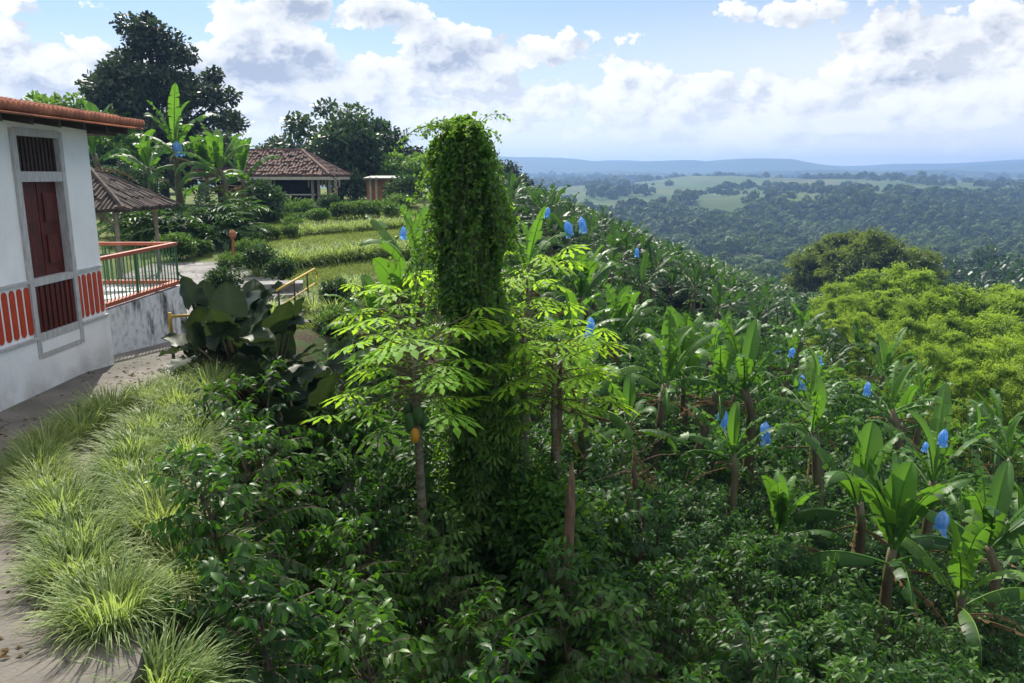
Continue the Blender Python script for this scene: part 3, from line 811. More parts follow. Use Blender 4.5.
# back slope
q1 = q0.copy(); q1[:, 0] = [q0[2, 0] - 3.4, q0[2, 0] - 3.4, q0[2, 0], q0[2, 0]]
rt.add(np.vstack([q1, q1 - [0, 0, .04]]), [[0, 3, 2, 1], [4, 5, 6, 7], [0, 1, 5, 4], [1, 2, 6, 5], [2, 3, 7, 6], [3, 0, 4, 7]])
roof = hp(rt, 'roof', M_tile, house, True)
for y in np.arange(3.2, 12.6, .6):
    e = MB(); e.box((hx - .25, y, ez - .13 + .7 * math.tan(pit)), (1.3, .07, .09))
    e.v = [v + np.stack([v[:, 0] * 0, v[:, 0] * 0, -(v[:, 0] - ev_x) * math.tan(pit) - .7 * math.tan(pit)], 1) for v in e.v]
    hp(e, 'rafter', M_eave)
e = MB(); e.box((hx - 1.2, 12.2, 3.44), (2.5, .80, .10)); hp(e, 'eave_board', M_eave)
# ------------------------------------------------------------------ terrace and railing
tx = -6.7
ter = MB(); ter.box((tx - 1.6, 14.2, -.25), (3.2, 3.7, 1.7))
tag(ter.build('retaining_wall', M_stained), 'stained whitewashed retaining wall carrying the railed terrace behind the house', 'wall')
rail = thing('terrace_railing', 'terracotta topped railing with thin green bars on the stained terrace wall', 'railing', (tx - .08, 14.2, .6))
y0, y1 = 12.45, 15.95; xw = tx - 3.0
def rl(a, b, z, t, mat, nm):
    m = MB(); a = np.array(a); b = np.array(b); c = (a + b) / 2
    Lh = np.linalg.norm(b - a); ang = math.atan2(b[1] - a[1], b[0] - a[0])
    m.box((c[0], c[1], z), (Lh, t[0], t[1]), ang); return hp(m, nm, mat, rail)
A, B, Cc = (tx - .08, y0), (tx - .08, y1), (xw, y1)
rl(A, B, 1.45, (.10, .06), M_rail, 'top_rail'); rl((tx - .135, y1), Cc, 1.45, (.10, .06), M_rail, 'top_rail')
rl(A, B, .68, (.14, .07), M_rail, 'bottom_rail'); rl((tx - .155, y1), Cc, .68, (.14, .07), M_rail, 'bottom_rail')
m = MB()
for y in np.arange(y0 + .1, y1, .135): m.box((tx - .08, y, 1.06), (.016, .016, .72))
for x in np.arange(xw + .1, tx - .2, .135): m.box((x, y1, 1.06), (.016, .016, .72))
hp(m, 'baluster_row', M_green, rail)
for p in (A, B, ((A[0]), (y0 + y1) / 2), ((tx + xw) / 2, y1)):
    m = MB(); m.box((p[0], p[1] + .001, 1.03), (.035, .035, .79)); hp(m, 'post', M_green, rail)
# handrails
hr = thing('handrail', 'yellow handrail with dark posts rising beside the garden steps', 'handrail', (-5.1, 17.0, -.5))
m = MB(); P0, P1 = at(276, 291, 17.0), at(314, 269, 21.0)
m.tube([P0, (P0 + P1) / 2, P1, P1 + [.02, .25, -.12], P1 + [.0, .1, -.45]], .028, 8); hp(m, 'rail', M_yellow, hr, True)
for t in (.05, .42, .78):
    q = P0 + (P1 - P0) * t; g = float(H(q[0], q[1])) - .1
    m = MB(); m.tube([[q[0], q[1], g], [q[0], q[1], q[2] - .02]], .022, 8); hp(m, 'post', M_black, hr, True)
m = MB(); m.tube([P0 - [0, 0, .38], P1 - [0, 0, .38]], .015, 6); hp(m, 'lower_rail', M_yellow, hr, True)
bp = gz(174, 362, -.05)
hr = thing('handrail_post', 'yellow topped dark post beside the broad dark leaves at the path end', 'post', bp)
m = MB(); m.tube([[0, 0, -.1], [0, 0, .42]], .026, 8); m.build('lower_post', M_black, hr, True)
m = MB(); m.tube([[0, 0, .42], [0, 0, .78]], .028, 8); m.build('upper_post', M_yellow, hr, True)
m = MB(); m.tube([[0, 0, .72], [.25, .9, .60], [.3, 1.6, .5]], .022, 8); m.build('rail', M_yellow, hr, True)
# stone step block with a dark lamp niche
sb = gz(262, 305, -.5)
stp = thing('stone_step', 'pale stone step block with a dark niche beside the yellow handrail', 'step', (sb[0], sb[1] + 1.2, -.5))
m = MB(); m.box((0, 0, .18), (1.5, .7, .5), .25); m.box((.1, -.55, .06), (1.5, .5, .26), .25); m.build('tread', M_stone, stp)
m = MB(); m.box((.12, -.36, .30), (.2, .03, .2), .25); m.build('niche', M_dark, stp)

# ------------------------------------------------------------------ tiled kiosk, pavilion, brick hut
def hip_roof(mb, x0, x1, y0, y1, ze, zr, rl, tile_r, n_long, rag=.0):
    """hipped roof on an eave rectangle; courses of barrel tiles as narrow tubes on each slope"""
    xm0, xm1, ym = (x0 + x1) / 2 - rl / 2, (x0 + x1) / 2 + rl / 2, (y0 + y1) / 2
    V = np.array([[x0, y0, ze], [x1, y0, ze], [x1, y1, ze], [x0, y1, ze], [xm0, ym, zr], [xm1, ym, zr]])
    mb.add(np.vstack([V, V[:4] - [0, 0, .06]]), [[0, 1, 5, 4], [2, 3, 4, 5], [0, 6, 7, 1], [1, 7, 8, 2], [2, 8, 9, 3], [3, 9, 6, 0], [6, 9, 8, 7]], [[1, 2, 5], [3, 0, 4]], .3)
    def slope(a, b, c, d, n):   # eave a->b, ridge d->c
        a, b, c, d = map(np.array, (a, b, c, d)); nrm = norm(np.cross(b - a, d - a))
        axis = norm(((c + d) / 2) - (a + b) / 2)
        for i in range(n):
            t = (i + .5) / n
            p = a + (b - a) * t
            Lm = np.linalg.norm((c + d) / 2 - (a + b) / 2)
            # clip by hips
            wa = np.linalg.norm(b - a); ta = np.dot(d - a, norm(b - a)) / wa; tb = np.dot(c - a, norm(b - a)) / wa
            fr = 1.0
            if t < ta: fr = t / ta
            if t > tb: fr = min(fr, (1 - t) / (1 - tb))
            k = max(1, int(Lm * fr / .45))
            for j in range(k):
                s0 = Lm * fr * j / k - .04; s1 = Lm * fr * (j + 1) / k
                jt = rng.normal(0, rag, 3)
                mb.tube([p + axis * s0 + nrm * .045 + jt, p + axis * s1 + nrm * .015 + jt * .4], [tile_r * 1.1, tile_r * .85], 6, True, rng.random())
    slope(V[0], V[1], V[5], V[4], n_long); slope(V[2], V[3], V[4], V[5], n_long)
    ns = int(n_long * (y1 - y0) / (x1 - x0))
    slope(V[1], V[2], V[5], V[5], ns); slope(V[3], V[0], V[4], V[4], ns)
    for a, b in ((0, 4), (3, 4), (1, 5), (2, 5), (4, 5)):
        pts = [V[a] + (V[b] - V[a]) * t + [0, 0, .06] for t in np.linspace(0, 1, 8)]
        mb.tube(pts, tile_r * 1.35, 6, True, .8, .1)

kx, ky = -13.9, 25.5
kio = thing('tiled_kiosk', 'open garden kiosk with mossy dark tiled roof behind the railed terrace', 'kiosk', (kx, ky, -.5))
m = MB(); hip_roof(m, kx - 2.6, kx + 2.45, ky - 1.9, ky + 1.9, 1.78, 2.95, 1.3, .06, 40, .02); hp(m, 'roof', M_oldtile, kio)
for sx in (-1, 1):
    for sy in (-1, 1):
        m = MB(); m.tube([[kx + sx * 1.9, ky + sy * 1.35, -.6], [kx + sx * 1.92, ky + sy * 1.35, 1.8]], .07, 8, jitter=.05); hp(m, 'post', M_post, kio)
m = MB(); m.tube([[kx - 1.9, ky - 1.35, .35], [kx + 1.9, ky - 1.35, .42]], .045, 6); m.tube([[kx + 1.9, ky - 1.3, .42], [kx + 1.9, ky + 1.35, .38]], .045, 6)
m.tube([[kx - 1.9, ky - 1.35, 1.2], [kx - 1.4, ky - 1.35, 1.72]], .035, 6); m.tube([[kx + 1.9, ky - 1.35, 1.2], [kx + 1.4, ky - 1.35, 1.72]], .035, 6); hp(m, 'rail', M_post, kio)

# pavilion
py = 56.0
pe0, pe1 = at(236, 176, py), at(329, 174, py)
px0, px1 = pe0[0] - 3.4, pe1[0]
pav = thing('garden_pavilion', 'open veranda house with weathered clay tiled hip roof beyond the lawn', 'pavilion', ((px0 + px1) / 2, py, .4))
m = MB(); hip_roof(m, px0, px1, py, py + 7.0, pe0[2], pe0[2] + 1.75, 4.4, .13, 42, .04); hp(m, 'roof', M_pavtile, pav)
m = MB(); m.box(((px0 + px1) / 2, py - .05, pe0[2] - .16), (px1 - px0 + .1, .10, .20)); m.box((px1 + .0, py + 3.5, pe0[2] - .17), (.10, 6.9, .20)); hp(m, 'fascia', M_cream, pav)
for u in (268, 316, 333):
    q = at(u, 200, py + .4)
    for dx in (-.22, .22):
        m = MB(); m.box((q[0] + dx, py + .5, (pe0[2] - .25 + .2) / 2), (.17, .17, pe0[2] - .25)); 
        m.box((q[0] + dx * 2.2, py + .5, pe0[2] - .52), (.08, .12, .5), 0); hp(m, 'post', M_post, pav)
m = MB(); qa, qb = at(270, 198, py + .5), at(316, 196, py + .5)
m.box(((qa[0] + qb[0]) / 2, py + .5, 1.45), (qb[0] - qa[0], .08, .09)); m.box(((qa[0] + qb[0]) / 2, py + .5, .75), (qb[0] - qa[0], .06, .06)); hp(m, 'rail', M_cream, pav)
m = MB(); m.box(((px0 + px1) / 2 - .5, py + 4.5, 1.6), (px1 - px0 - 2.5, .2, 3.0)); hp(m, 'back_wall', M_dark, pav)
m = MB(); m.box((at(258, 200, py + 1)[0] - 1.2, py + 1.2, .95), (3.2, .12, 1.7)); hp(m, 'plank_wall', M_planks, pav)
m = MB(); m.box(((px0 + px1) / 2, py + 3.4, .30), (px1 - px0 - .6, 6.4, .5)); hp(m, 'floor_slab', M_stone, pav)

# brick hut
q0, q1 = at(366, 198, 60), at(400, 198, 60)
hut = thing('orange_hut', 'small orange plastered hut with pale posts half hidden by trees beyond the lawn', 'hut', ((q0[0] + q1[0]) / 2, 61.5, .4))
m = MB(); m.box(((q0[0] + q1[0]) / 2, 61.6, 1.35), (q1[0] - q0[0], 2.4, 2.2)); hp(m, 'wall', M_orange, hut)
m = MB(); m.box(((q0[0] + q1[0]) / 2 + .3, 61.5, 2.62), (q1[0] - q0[0] + .9, 3.2, .10), 0, .05); hp(m, 'roof', M_zinc, hut)
for dx in (.3, .75):
    m = MB(); m.box((q0[0] + dx, 60.32, 1.55), (.16, .14, 2.2)); hp(m, 'post', M_cream, hut)
m = MB(); m.box((q0[0] + 1.55, 60.38, 1.5), (.7, .05, .8)); hp(m, 'window', M_dark, hut)

# ------------------------------------------------------------------ prototypes
print('protos')
COF = [coffee_mesh(100 + i, 3, 1.38 + .10 * (i % 3), .10, .122) for i in range(5)]
COFM = [coffee_mesh(150 + i, 3, 1.4, .13, .135, LEAF8, .8) for i in range(4)]
COFF = [coffee_mesh(170 + i, 2, 1.5, .2, .24, LEAF4, .5) for i in range(3)]
BAN = [banana_mesh(200, 2.7, 13, 1.75, .40, torn=.85, dead=3), banana_mesh(201, 2.5, 12, 1.8, .44, torn=.6, lean=.08, dead=2),
       banana_mesh(202, 3.0, 12, 1.7, .38, torn=1.0, lean=-.1, dead=3), banana_mesh(203, 2.2, 11, 1.6, .44, torn=.5, dead=2), banana_mesh(204, 2.7, 11, 1.7, .38, torn=1.1, lean=.15)]
BANU = [banana_mesh(220, 1.75, 10, 1.45, .46, up=True, torn=.38, dead=3), banana_mesh(221, 1.6, 8, 1.35, .42, up=True, torn=.5, dead=3)]
BANL = [banana_mesh(230, 2.5, 9, 1.5, .42, up=True, torn=.5, lean=.10, dead=4), banana_mesh(232, 2.6, 8, 1.5, .38, torn=.9, lean=.26, dead=3), banana_mesh(231, 1.9, 6, 1.05, .32, torn=.25, lean=-.18, dead=1)]
BANS = [banana_mesh(240, .6, 5, .9, .26, torn=.1, dead=0)]
BANF = [banana_mesh(250 + i, 2.6, 12, 1.7, .42, torn=.8, n=7, far=True, dead=1 if i else 0) for i in range(4)]
GRS = [grass_mesh(300 + i, 680, .48, .016, .25) for i in range(4)]
GRSS = [grass_mesh(310 + i, 170, .62, .03, .28) for i in range(3)]
EAR = [ear_mesh(320 + i, 11, .52, .95) for i in range(3)] + [ear_mesh(325, 7, .50, .45, False)]
HED = [shrub_mesh(330 + i, (.7, .7, .55), 1500, .13) for i in range(3)]
FIN = [shrub_mesh(345 + i, (.62, .62, .95), 5200, .085, M_vine, LEAF8, 12) for i in range(2)]
DKB = [shrub_mesh(340 + i, (.7, .7, .75), 1700, .14, M_roundtree) for i in range(2)]
BAM = [bamboo_mesh(350 + i) for i in range(4)]
print('protos done')

def ground_at(x, y, dz=0.0): return (x, y, float(H(x, y)) + dz)

# ------------------------------------------------------------------ grass border
border = [(-2.1, 4.1), (-2.5, 4.6), (-2.9, 5.1), (-3.3, 5.6), (-3.72, 6.1), (-4.15, 6.6), (-4.5, 7.1), (-4.65, 7.65), (-4.7, 8.25), (-4.68, 8.9), (-4.6, 9.5), (-4.48, 10.1), (-4.4, 10.6), (-4.3, 11.1)]
lab1 = ['grass clump nearest the fern, spilling over the path at the bottom', 'grass clump just behind the fern at the path edge', 'pale grass clump overhanging the bend of the path, above the fern',
        'grass clump on the path edge below the widest bulge of the border', 'grass clump with long drooping blades on the inner bend of the path', 'wide drooping grass clump at the bulge of the border',
        'grass clump at the outermost bulge of the border over the path', 'sunlit grass clump above the bulge of the border', 'bright grass clump facing the lower end of the house plinth',
        'bright grass clump facing the middle of the house plinth', 'grass clump opposite the house door', 'grass clump opposite the corner of the house dado',
        'grass clump across the path from the house corner', 'last small grass clump where the path widens beside the yellow post']
for i, (x, y) in enumerate(border):
    plant('grass_clump', [('foliage', GRS[i % 4])], lab1[i], 'grass clump', ground_at(x + rng.normal(0, .05), y, .03), rng.uniform(0, 6), 'pale grass clumps bordering the path', rng.uniform(.72, .95))
inner = [(-2.45, 5.4), (-2.85, 5.95), (-3.2, 6.5), (-3.6, 7.0), (-3.75, 7.5), (-3.3, 7.6), (-3.95, 8.25), (-3.5, 8.4), (-4.0, 9.1), (-3.9, 9.9), (-3.85, 10.7)]
for i, (x, y) in enumerate(inner):
    plant('grass_clump', [('foliage', GRS[(i + 1) % 4])], 'shaded arching grass clump in the inner row, between the outer clumps and the coffee bushes', 'grass clump', ground_at(x, y, .05), rng.uniform(0, 6), 'inner row of grass clumps behind the border', rng.uniform(.72, .95))

# fern
def fern_mesh():
    fo = MB()
    for az, L, el in ((.2, .65, .9), (1.0, .55, 1.0), (2.4, .6, .9), (3.6, .55, .8), (4.8, .6, .8), (5.7, .7, .75)):
        p = np.zeros(3); n = 22; e = el
        P = []; D = []; LL = []
        for i in range(n):
            d = np.array([math.cos(az) * math.cos(e), math.sin(az) * math.cos(e), math.sin(e)]); p = p + d * L / n; e -= 1.2 / n
            s = np.array([-math.sin(az), math.cos(az), 0])
            for sg in (-1, 1):
                P.append(p.copy()); D.append(s * sg + d * .35); LL.append(.14 * math.sin(math.pi * min(1, (i + 3) / (n + 3))) ** .8 + .01)
        LL = np.array(LL); fo.scatter(LEAF8, P, D, [0, 0, 1], LL, .028, .6 + rng.normal(0, .1, len(P)))
    return [('frond', fo.mesh('fern_fronds', M_fern))]
FERN = fern_mesh()
fp = at(212, 668, 4.9)
plant('fern', FERN, 'bright green fern with feathery fronds below the grass border', 'fern', (fp[0] - .12, fp[1] - .35, fp[2] - .30), .5, None, 1.15)

# ------------------------------------------------------------------ elephant ears
ears = [(212, 350, 11.3, 0, 1.0, 'dark elephant ear plant nearest the yellow topped post'), (250, 352, 11.4, 1, 1.12, 'tallest elephant ear with upright bronze backed leaves'),
        (296, 380, 10.4, 2, 1.0, 'elephant ear with broad leaf blades raised towards the papaya'), (326, 372, 10.8, 1, 1.05, 'elephant ear at the outer end of the dark leaf bed, beside the papaya leaves'),
        (236, 372, 10.6, 2, .95, 'elephant ear in the middle of the dark leaf bed'), (275, 345, 11.8, 0, 1.1, 'elephant ear at the back of the bed below the stone step'),
        (215, 390, 10.9, 3, .9, 'low elephant ear behind the inner grass row'), (303, 425, 9.3, 3, 1.15, 'low elephant ear with flat hanging leaves above the coffee bushes'), (312, 350, 12.0, 2, 1.0, 'elephant ear behind the papaya leaves below the handrail'),
        (268, 372, 10.9, 1, 1.0, 'elephant ear between the tallest one and the one reaching towards the papaya'), (232, 345, 12.0, 2, 1.0, 'elephant ear at the back of the bed nearest the terrace corner')]
for (u, v, Y_, k, s, lab) in ears:
    q = at(u, v, Y_); x = q[0]
    plant('elephant_ear', EAR[k], lab, 'elephant ear', ground_at(x, Y_), rng.uniform(0, 6), 'dark elephant ear plants beside the path', s)

# ------------------------------------------------------------------ papayas
def papaya(label, top, base, nl, spread, seed, fruit=False, low=.0, leaf=.30, par='papaya_tree'):
    r = np.random.default_rng(seed)
    top = np.array(top); base = np.array(base)
    root = thing(par, label, 'papaya tree', base)
    t = top - base
    m = MB(); m.tube([[0, 0, -.3], t * .35 + [r.normal(0, .04), 0, 0], t * .7, t], [.07, .055, .043, .03], 9, jitter=.04); m.build('trunk', M_ptrunk, root, True)
    fo = MB(); pe = MB()
    P = []; D = []; N = []; S = []; T = []
    for i in range(nl):
        az = i * 2.4 + r.normal(0, .25); f = i / nl
        el = R((34, 14, -6)[min(2, int(f * 3))] + r.normal(0, 5)); Lp = spread * r.uniform(.35, 1.05)
        d = np.array([math.cos(az) * math.cos(el), math.sin(az) * math.cos(el), math.sin(el)])
        p0 = t - np.array([0, 0, .28 * f + low * f]); p1 = p0 + d * Lp * np.array([1, 1, .8])
        pe.tube([p0, (p0 + p1) / 2 + [0, 0, .05], p1], [.009, .007, .005], 4, tint=.8)
        P.append(p1); hd = np.array([math.cos(az), math.sin(az), 0])
        D.append(hd + [0, 0, -.12 + r.normal(0, .14)]); N.append([r.normal(0, .16) + .12 * hd[0] - .15, r.normal(0, .16) + .12 * hd[1] + .38, 1]); S.append(leaf * r.uniform(.75, 1.2)); T.append(np.clip(.75 - .4 * f + r.normal(0, .12), 0, 1))
    S = np.array(S); fo.scatter(PALM, P, D, N, S, S, T)
    fo.build('foliage', M_papaya, root); pe.build('petiole', M_pstem, root)
    if fruit:
        for (dx, dy, dz, sc, mt) in ((-.055, -.09, -.83, .085, M_papgreen), (.05, -.10, -.75, .085, M_papgreen), (.0, -.12, -.98, .07, M_paporange), (.09, .02, -.86, .075, M_papgreen), (-.09, .05, -.72, .07, M_papgreen)):
            m = MB(); m.ball(t + np.array([dx, dy, dz]) + (t * 0), (sc * .8, sc * .8, sc * 1.35), 10, 8); m.build('fruit', mt, root, True)
    return root
def col(u, v, Y_): return at(u, v, Y_)
t1 = at(414, 350, 8.8); b1 = ground_at(at(424, 560, 8.8)[0], 8.8)
papaya('slim papaya tree with one ripe orange fruit and flat bright leaf tiers', t1, b1, 54, .95, 1, True, .34, .30)
t2 = at(398, 300, 10.2)
papaya('papaya tree with smaller bright crown just behind the fruiting papaya', t2, ground_at(-1.14, 10.3), 32, .72, 2, False, .25, .25)
t3 = at(554, 352, 9.6)
papaya('papaya tree on the far side of the vine column, with brown bare trunk top', t3, ground_at(t3[0] + .05, 9.7), 46, .76, 3, False, .45, .29)
t4 = at(528, 268, 11.0)
papaya('tall pale papaya tree behind the vine column', t4, ground_at(t4[0], 11.1), 56, .76, 4, False, 1.6, .29)
t5 = at(524, 318, 9.9)
papaya('papaya tree growing out of the side of the vine column', t5, ground_at(t5[0], 10.0), 30, .62, 5, False, .9, .26)

# ------------------------------------------------------------------ vine column
vy = 9.9
vtop = at(463, 122, vy); vb = ground_at(at(478, 500, vy)[0], vy)
vc = thing('vine_covered_tree', 'tall dead trunk smothered in climbing vines into a leafy column', 'tree', vb)
r = np.random.default_rng(77)
ax_pts = [np.zeros(3), (vtop - vb) * .5 + [.10, 0, 0], vtop - vb]
m = MB(); m.tube(ax_pts, [.22, .17, .09], 9, jitter=.08); m.build('trunk', M_bark, vc, True)
vh = vtop[2] - vb[2]
def colrad(t, a):   # radius of the leaf mass: lopsided, with bulges and pinches
    base = np.interp(t, [0, .12, .3, .45, .62, .8, .92, .97, 1.0], [.40, .36, .34, .34, .345, .33, .28, .20, .06])
    return base * (1 + .27 * np.sin(a * 2 + t * 9) + .20 * np.sin(a + t * 25) + .15 * np.sin(a * 4 - t * 23) + .10 * np.sin(a * 9 + t * 47))
n = 42000
t = r.random(n) ** .9; a = r.uniform(0, 6.28, n)
cx = np.stack([np.interp(t, [0, .5, 1], [p[k] for p in ax_pts]) for k in range(3)], 1)
rr = colrad(t, a) * (1.06 - .42 * r.random(n) ** 1.3)
gap = np.sin(a * 3 + t * 41) + np.sin(a * 5 - t * 29 + 1) + .7 * np.sin(a * 2 + t * 83)
keep = (gap > -.9) | (r.random(n) < .25)
t, a, cx, rr = t[keep], a[keep], cx[keep], rr[keep]; n = len(t)
P = cx + np.stack([np.cos(a) * rr, np.sin(a) * rr, r.normal(0, .05, n)], 1)
D = np.stack([np.cos(a) * .7, np.sin(a) * .7, -.7 + r.normal(0, .4, n)], 1) + r.normal(0, .4, (n, 3))
N = np.stack([np.cos(a), np.sin(a), np.full(n, .9)], 1) + r.normal(0, .4, (n, 3))
s = r.uniform(.035, .10, n)
patch = .38 + .22 * np.sin(a * 3 + t * 17) + r.normal(0, .16, n) + .12 * (t > .75)
fo = MB(); fo.scatter(LEAF4, P, D, N, s, s * .75, np.clip(patch, 0, 1))
# hanging strands and loose runners
tn = MB()
for i in range(210):
    a0 = r.uniform(0, 6.28); t0 = r.uniform(.2, 1.0) ** .7
    c0 = np.array([np.interp(t0, [0, .5, 1], [p[k] for p in ax_pts]) for k in range(3)])
    rad0 = colrad(t0, a0) * r.uniform(.9, 1.2)
    p = c0 + np.array([math.cos(a0) * rad0, math.sin(a0) * rad0, 0]); pts = [p.copy()]
    d = np.array([math.cos(a0) * .35, math.sin(a0) * .35, r.uniform(-.3, .4)])
    LL = r.uniform(.25, 1.2); k = 9
    for j in range(k):
        p = p + d * LL / k; d = d + np.array([r.normal(0, .1), r.normal(0, .1), -.28]); pts.append(p.copy())
    tn.tube(pts, .003, 3, False)
    pp = np.repeat(np.array(pts), 4, 0) + r.normal(0, .03, (len(pts) * 4, 3))
    fo.scatter(LEAF4, pp, r.normal(0, .6, pp.shape) + [0, 0, -.5], r.normal(0, .4, pp.shape) + [0, 0, 1], r.uniform(.04, .085, len(pp)), .05, np.clip(.5 + r.normal(0, .15, len(pp)), 0, 1))
fo.build('vine_foliage', M_vine, vc)
tp = vtop - vb
run = MB()
for i in range(16):      # loose runners arching off the crown
    a0 = r.uniform(0, 6.28) if i else 3.2; LL = r.uniform(.25, .6) if i else .85
    p = tp + np.array([math.cos(a0) * .15, math.sin(a0) * .15, -.12]); d = np.array([math.cos(a0) * .8, math.sin(a0) * .8, r.uniform(.3, 1.1) if i else .45]); pts = [p.copy()]
    for j in range(14):
        d = norm(d); p = p + d * LL / 14; d = d + np.array([r.normal(0, .10), r.normal(0, .10), -.13]); pts.append(p.copy())
    tn.tube(pts, np.linspace(.010 if not i else .005, .002, 15), 4, False)
    pp = np.repeat(np.array(pts), 3 if i else 5, 0); pp = pp + r.normal(0, .025, pp.shape)
    run.scatter(LEAF4, pp, r.normal(0, .6, pp.shape) + [0, 0, -.3], r.normal(0, .4, pp.shape) + [0, 0, 1], r.uniform(.03, .07, len(pp)), .04, np.clip(.6 + r.normal(0, .15, len(pp)), 0, 1))
run.build('runner_foliage', M_vine, vc)
tn.build('tendril', M_bark, vc)
# big lobed climber leaves on the lower half
nb = 230; t = r.uniform(.08, .62, nb); a = r.uniform(3.0, 6.4, nb)
cx = np.stack([np.interp(t, [0, .5, 1], [p[k] for p in ax_pts]) for k in range(3)], 1); rr = colrad(t, a) * r.uniform(.95, 1.25, nb)
P = cx + np.stack([np.cos(a) * rr, np.sin(a) * rr, r.normal(0, .05, nb)], 1)
fo = MB(); s = r.uniform(.10, .2, nb); fo.scatter(PALM, P, np.stack([np.cos(a), np.sin(a), -.5 + r.normal(0, .2, nb)], 1), np.stack([np.cos(a) * .5, np.sin(a) * .5, np.ones(nb)], 1), s, s, r.uniform(.1, .6, nb))
fo.build('climber_foliage', M_vine, vc)

# ------------------------------------------------------------------ dead trunks and bare shrub
def snag(label, base, top, r0, seed, twigs=0, cat='dead trunk', nm='broken_trunk'):
    r = np.random.default_rng(seed); base = np.array(base); t = np.array(top) - base
    o = thing(nm, label, cat, base); m = MB()
    m.tube([[0, 0, -.3], t * .4 + [r.normal(0, .05), 0, 0], t * .8, t], [r0, r0 * .85, r0 * .7, r0 * .2], 9, jitter=.14); m.build('trunk', M_deadwood, o, True)
    if twigs:
        m = MB()
        for i in range(twigs):
            p = t * r.uniform(.35, 1); pts = [p.copy()]; d = norm(np.array([r.normal(0, 1), r.normal(0, 1), r.uniform(.1, .9)]))
            for j in range(6): p = p + d * r.uniform(.08, .16); d = norm(d + r.normal(0, .3, 3)); pts.append(p.copy())
            m.tube(pts, np.linspace(.014, .004, 7), 4)
        m.build('twig', M_deadwood, o)
        f = MB()
        for i in range(5): banana_leaf(f, t * r.uniform(.6, 1), r.uniform(0, 6), R(r.uniform(-60, 10)), .4, .12, 1.0, .8, r, n=5, fold=-.5, tint=r.random())
        f.build('dry_leaf', M_drybanana, o)
    return o
q = at(565, 548, 8.3); snag('broken brown trunk leaning among the bushes below the vine column', ground_at(q[0] - .02, 8.3), at(572, 462, 8.4), .085, 1)
q = at(552, 402, 9.8); snag('peeling brown trunk stump wrapped in dry leaves under the bright papaya crown', ground_at(at(548, 540, 9.8)[0], 9.8), at(561, 362, 9.75), .09, 2, 2)
q = at(637, 505, 11.2); snag('dry twiggy shrub with yellowing leaves among the coffee bushes', ground_at(q[0], 11.2), at(634, 446, 11.2), .06, 3, 9, 'shrub', 'bare_shrub')

# ------------------------------------------------------------------ banana plants
taken = []
def bag_mesh(seed):
    r = np.random.default_rng(seed); m = MB(); n = 26
    rows = [(0.04, .025), (-.03, .04), (-.08, .09), (-.16, .15), (-.28, .19), (-.42, .20), (-.56, .19), (-.68, .17), (-.76, .19), (-.86, .23)]
    lean = r.normal(0, .08, 2); ph = r.uniform(0, 6.28, 4); V = []
    for i, (z, rad) in enumerate(rows):
        t = i / (len(rows) - 1)
        for j in range(n):
            a = 6.283 * j / n
            k = 1 + .20 * math.sin(3 * a + ph[0] + i * .35) * (.4 + t) + .14 * math.sin(7 * a + ph[1] - i * .5) + r.normal(0, .05)
            zz = z + (r.normal(0, .07) + .08 * math.sin(2 * a + ph[2]) if i >= len(rows) - 2 else r.normal(0, .008))
            V.append([math.cos(a) * rad * k * 1.1 + lean[0] * t, math.sin(a) * rad * k * .85 + lean[1] * t, zz])
    m.add(V, [[i * n + j, i * n + (j + 1) % n, (i + 1) * n + (j + 1) % n, (i + 1) * n + j] for i in range(len(rows) - 1) for j in range(n) if not (i >= len(rows) - 2 and (j // 3) % 4 == int(ph[3]))])
    k = MB(); k.tube([[0, 0, -.02], [0, .02, .14], [.03, .08, .32], [.1, .2, .45]], [.02, .022, .026, .03], 6)
    return [('bag_film', m.mesh('bag_film', M_bag, False)), ('fruit_stalk', k.mesh('fruit_stalk', M_pstem, True))]
BAGS = [bag_mesh(900 + i) for i in range(4)]
BG = 'bananas on the slope'
def put_banana(proto, x, y, label, rz=None, s=1.0, group=BG, dz=0.0, nm='banana_plant', lim=.0):
    taken.append((x, y))
    return plant(nm, proto, label, 'banana plant', ground_at(x, y, dz), rng.uniform(0, 6.28) if rz is None else rz, group, s)
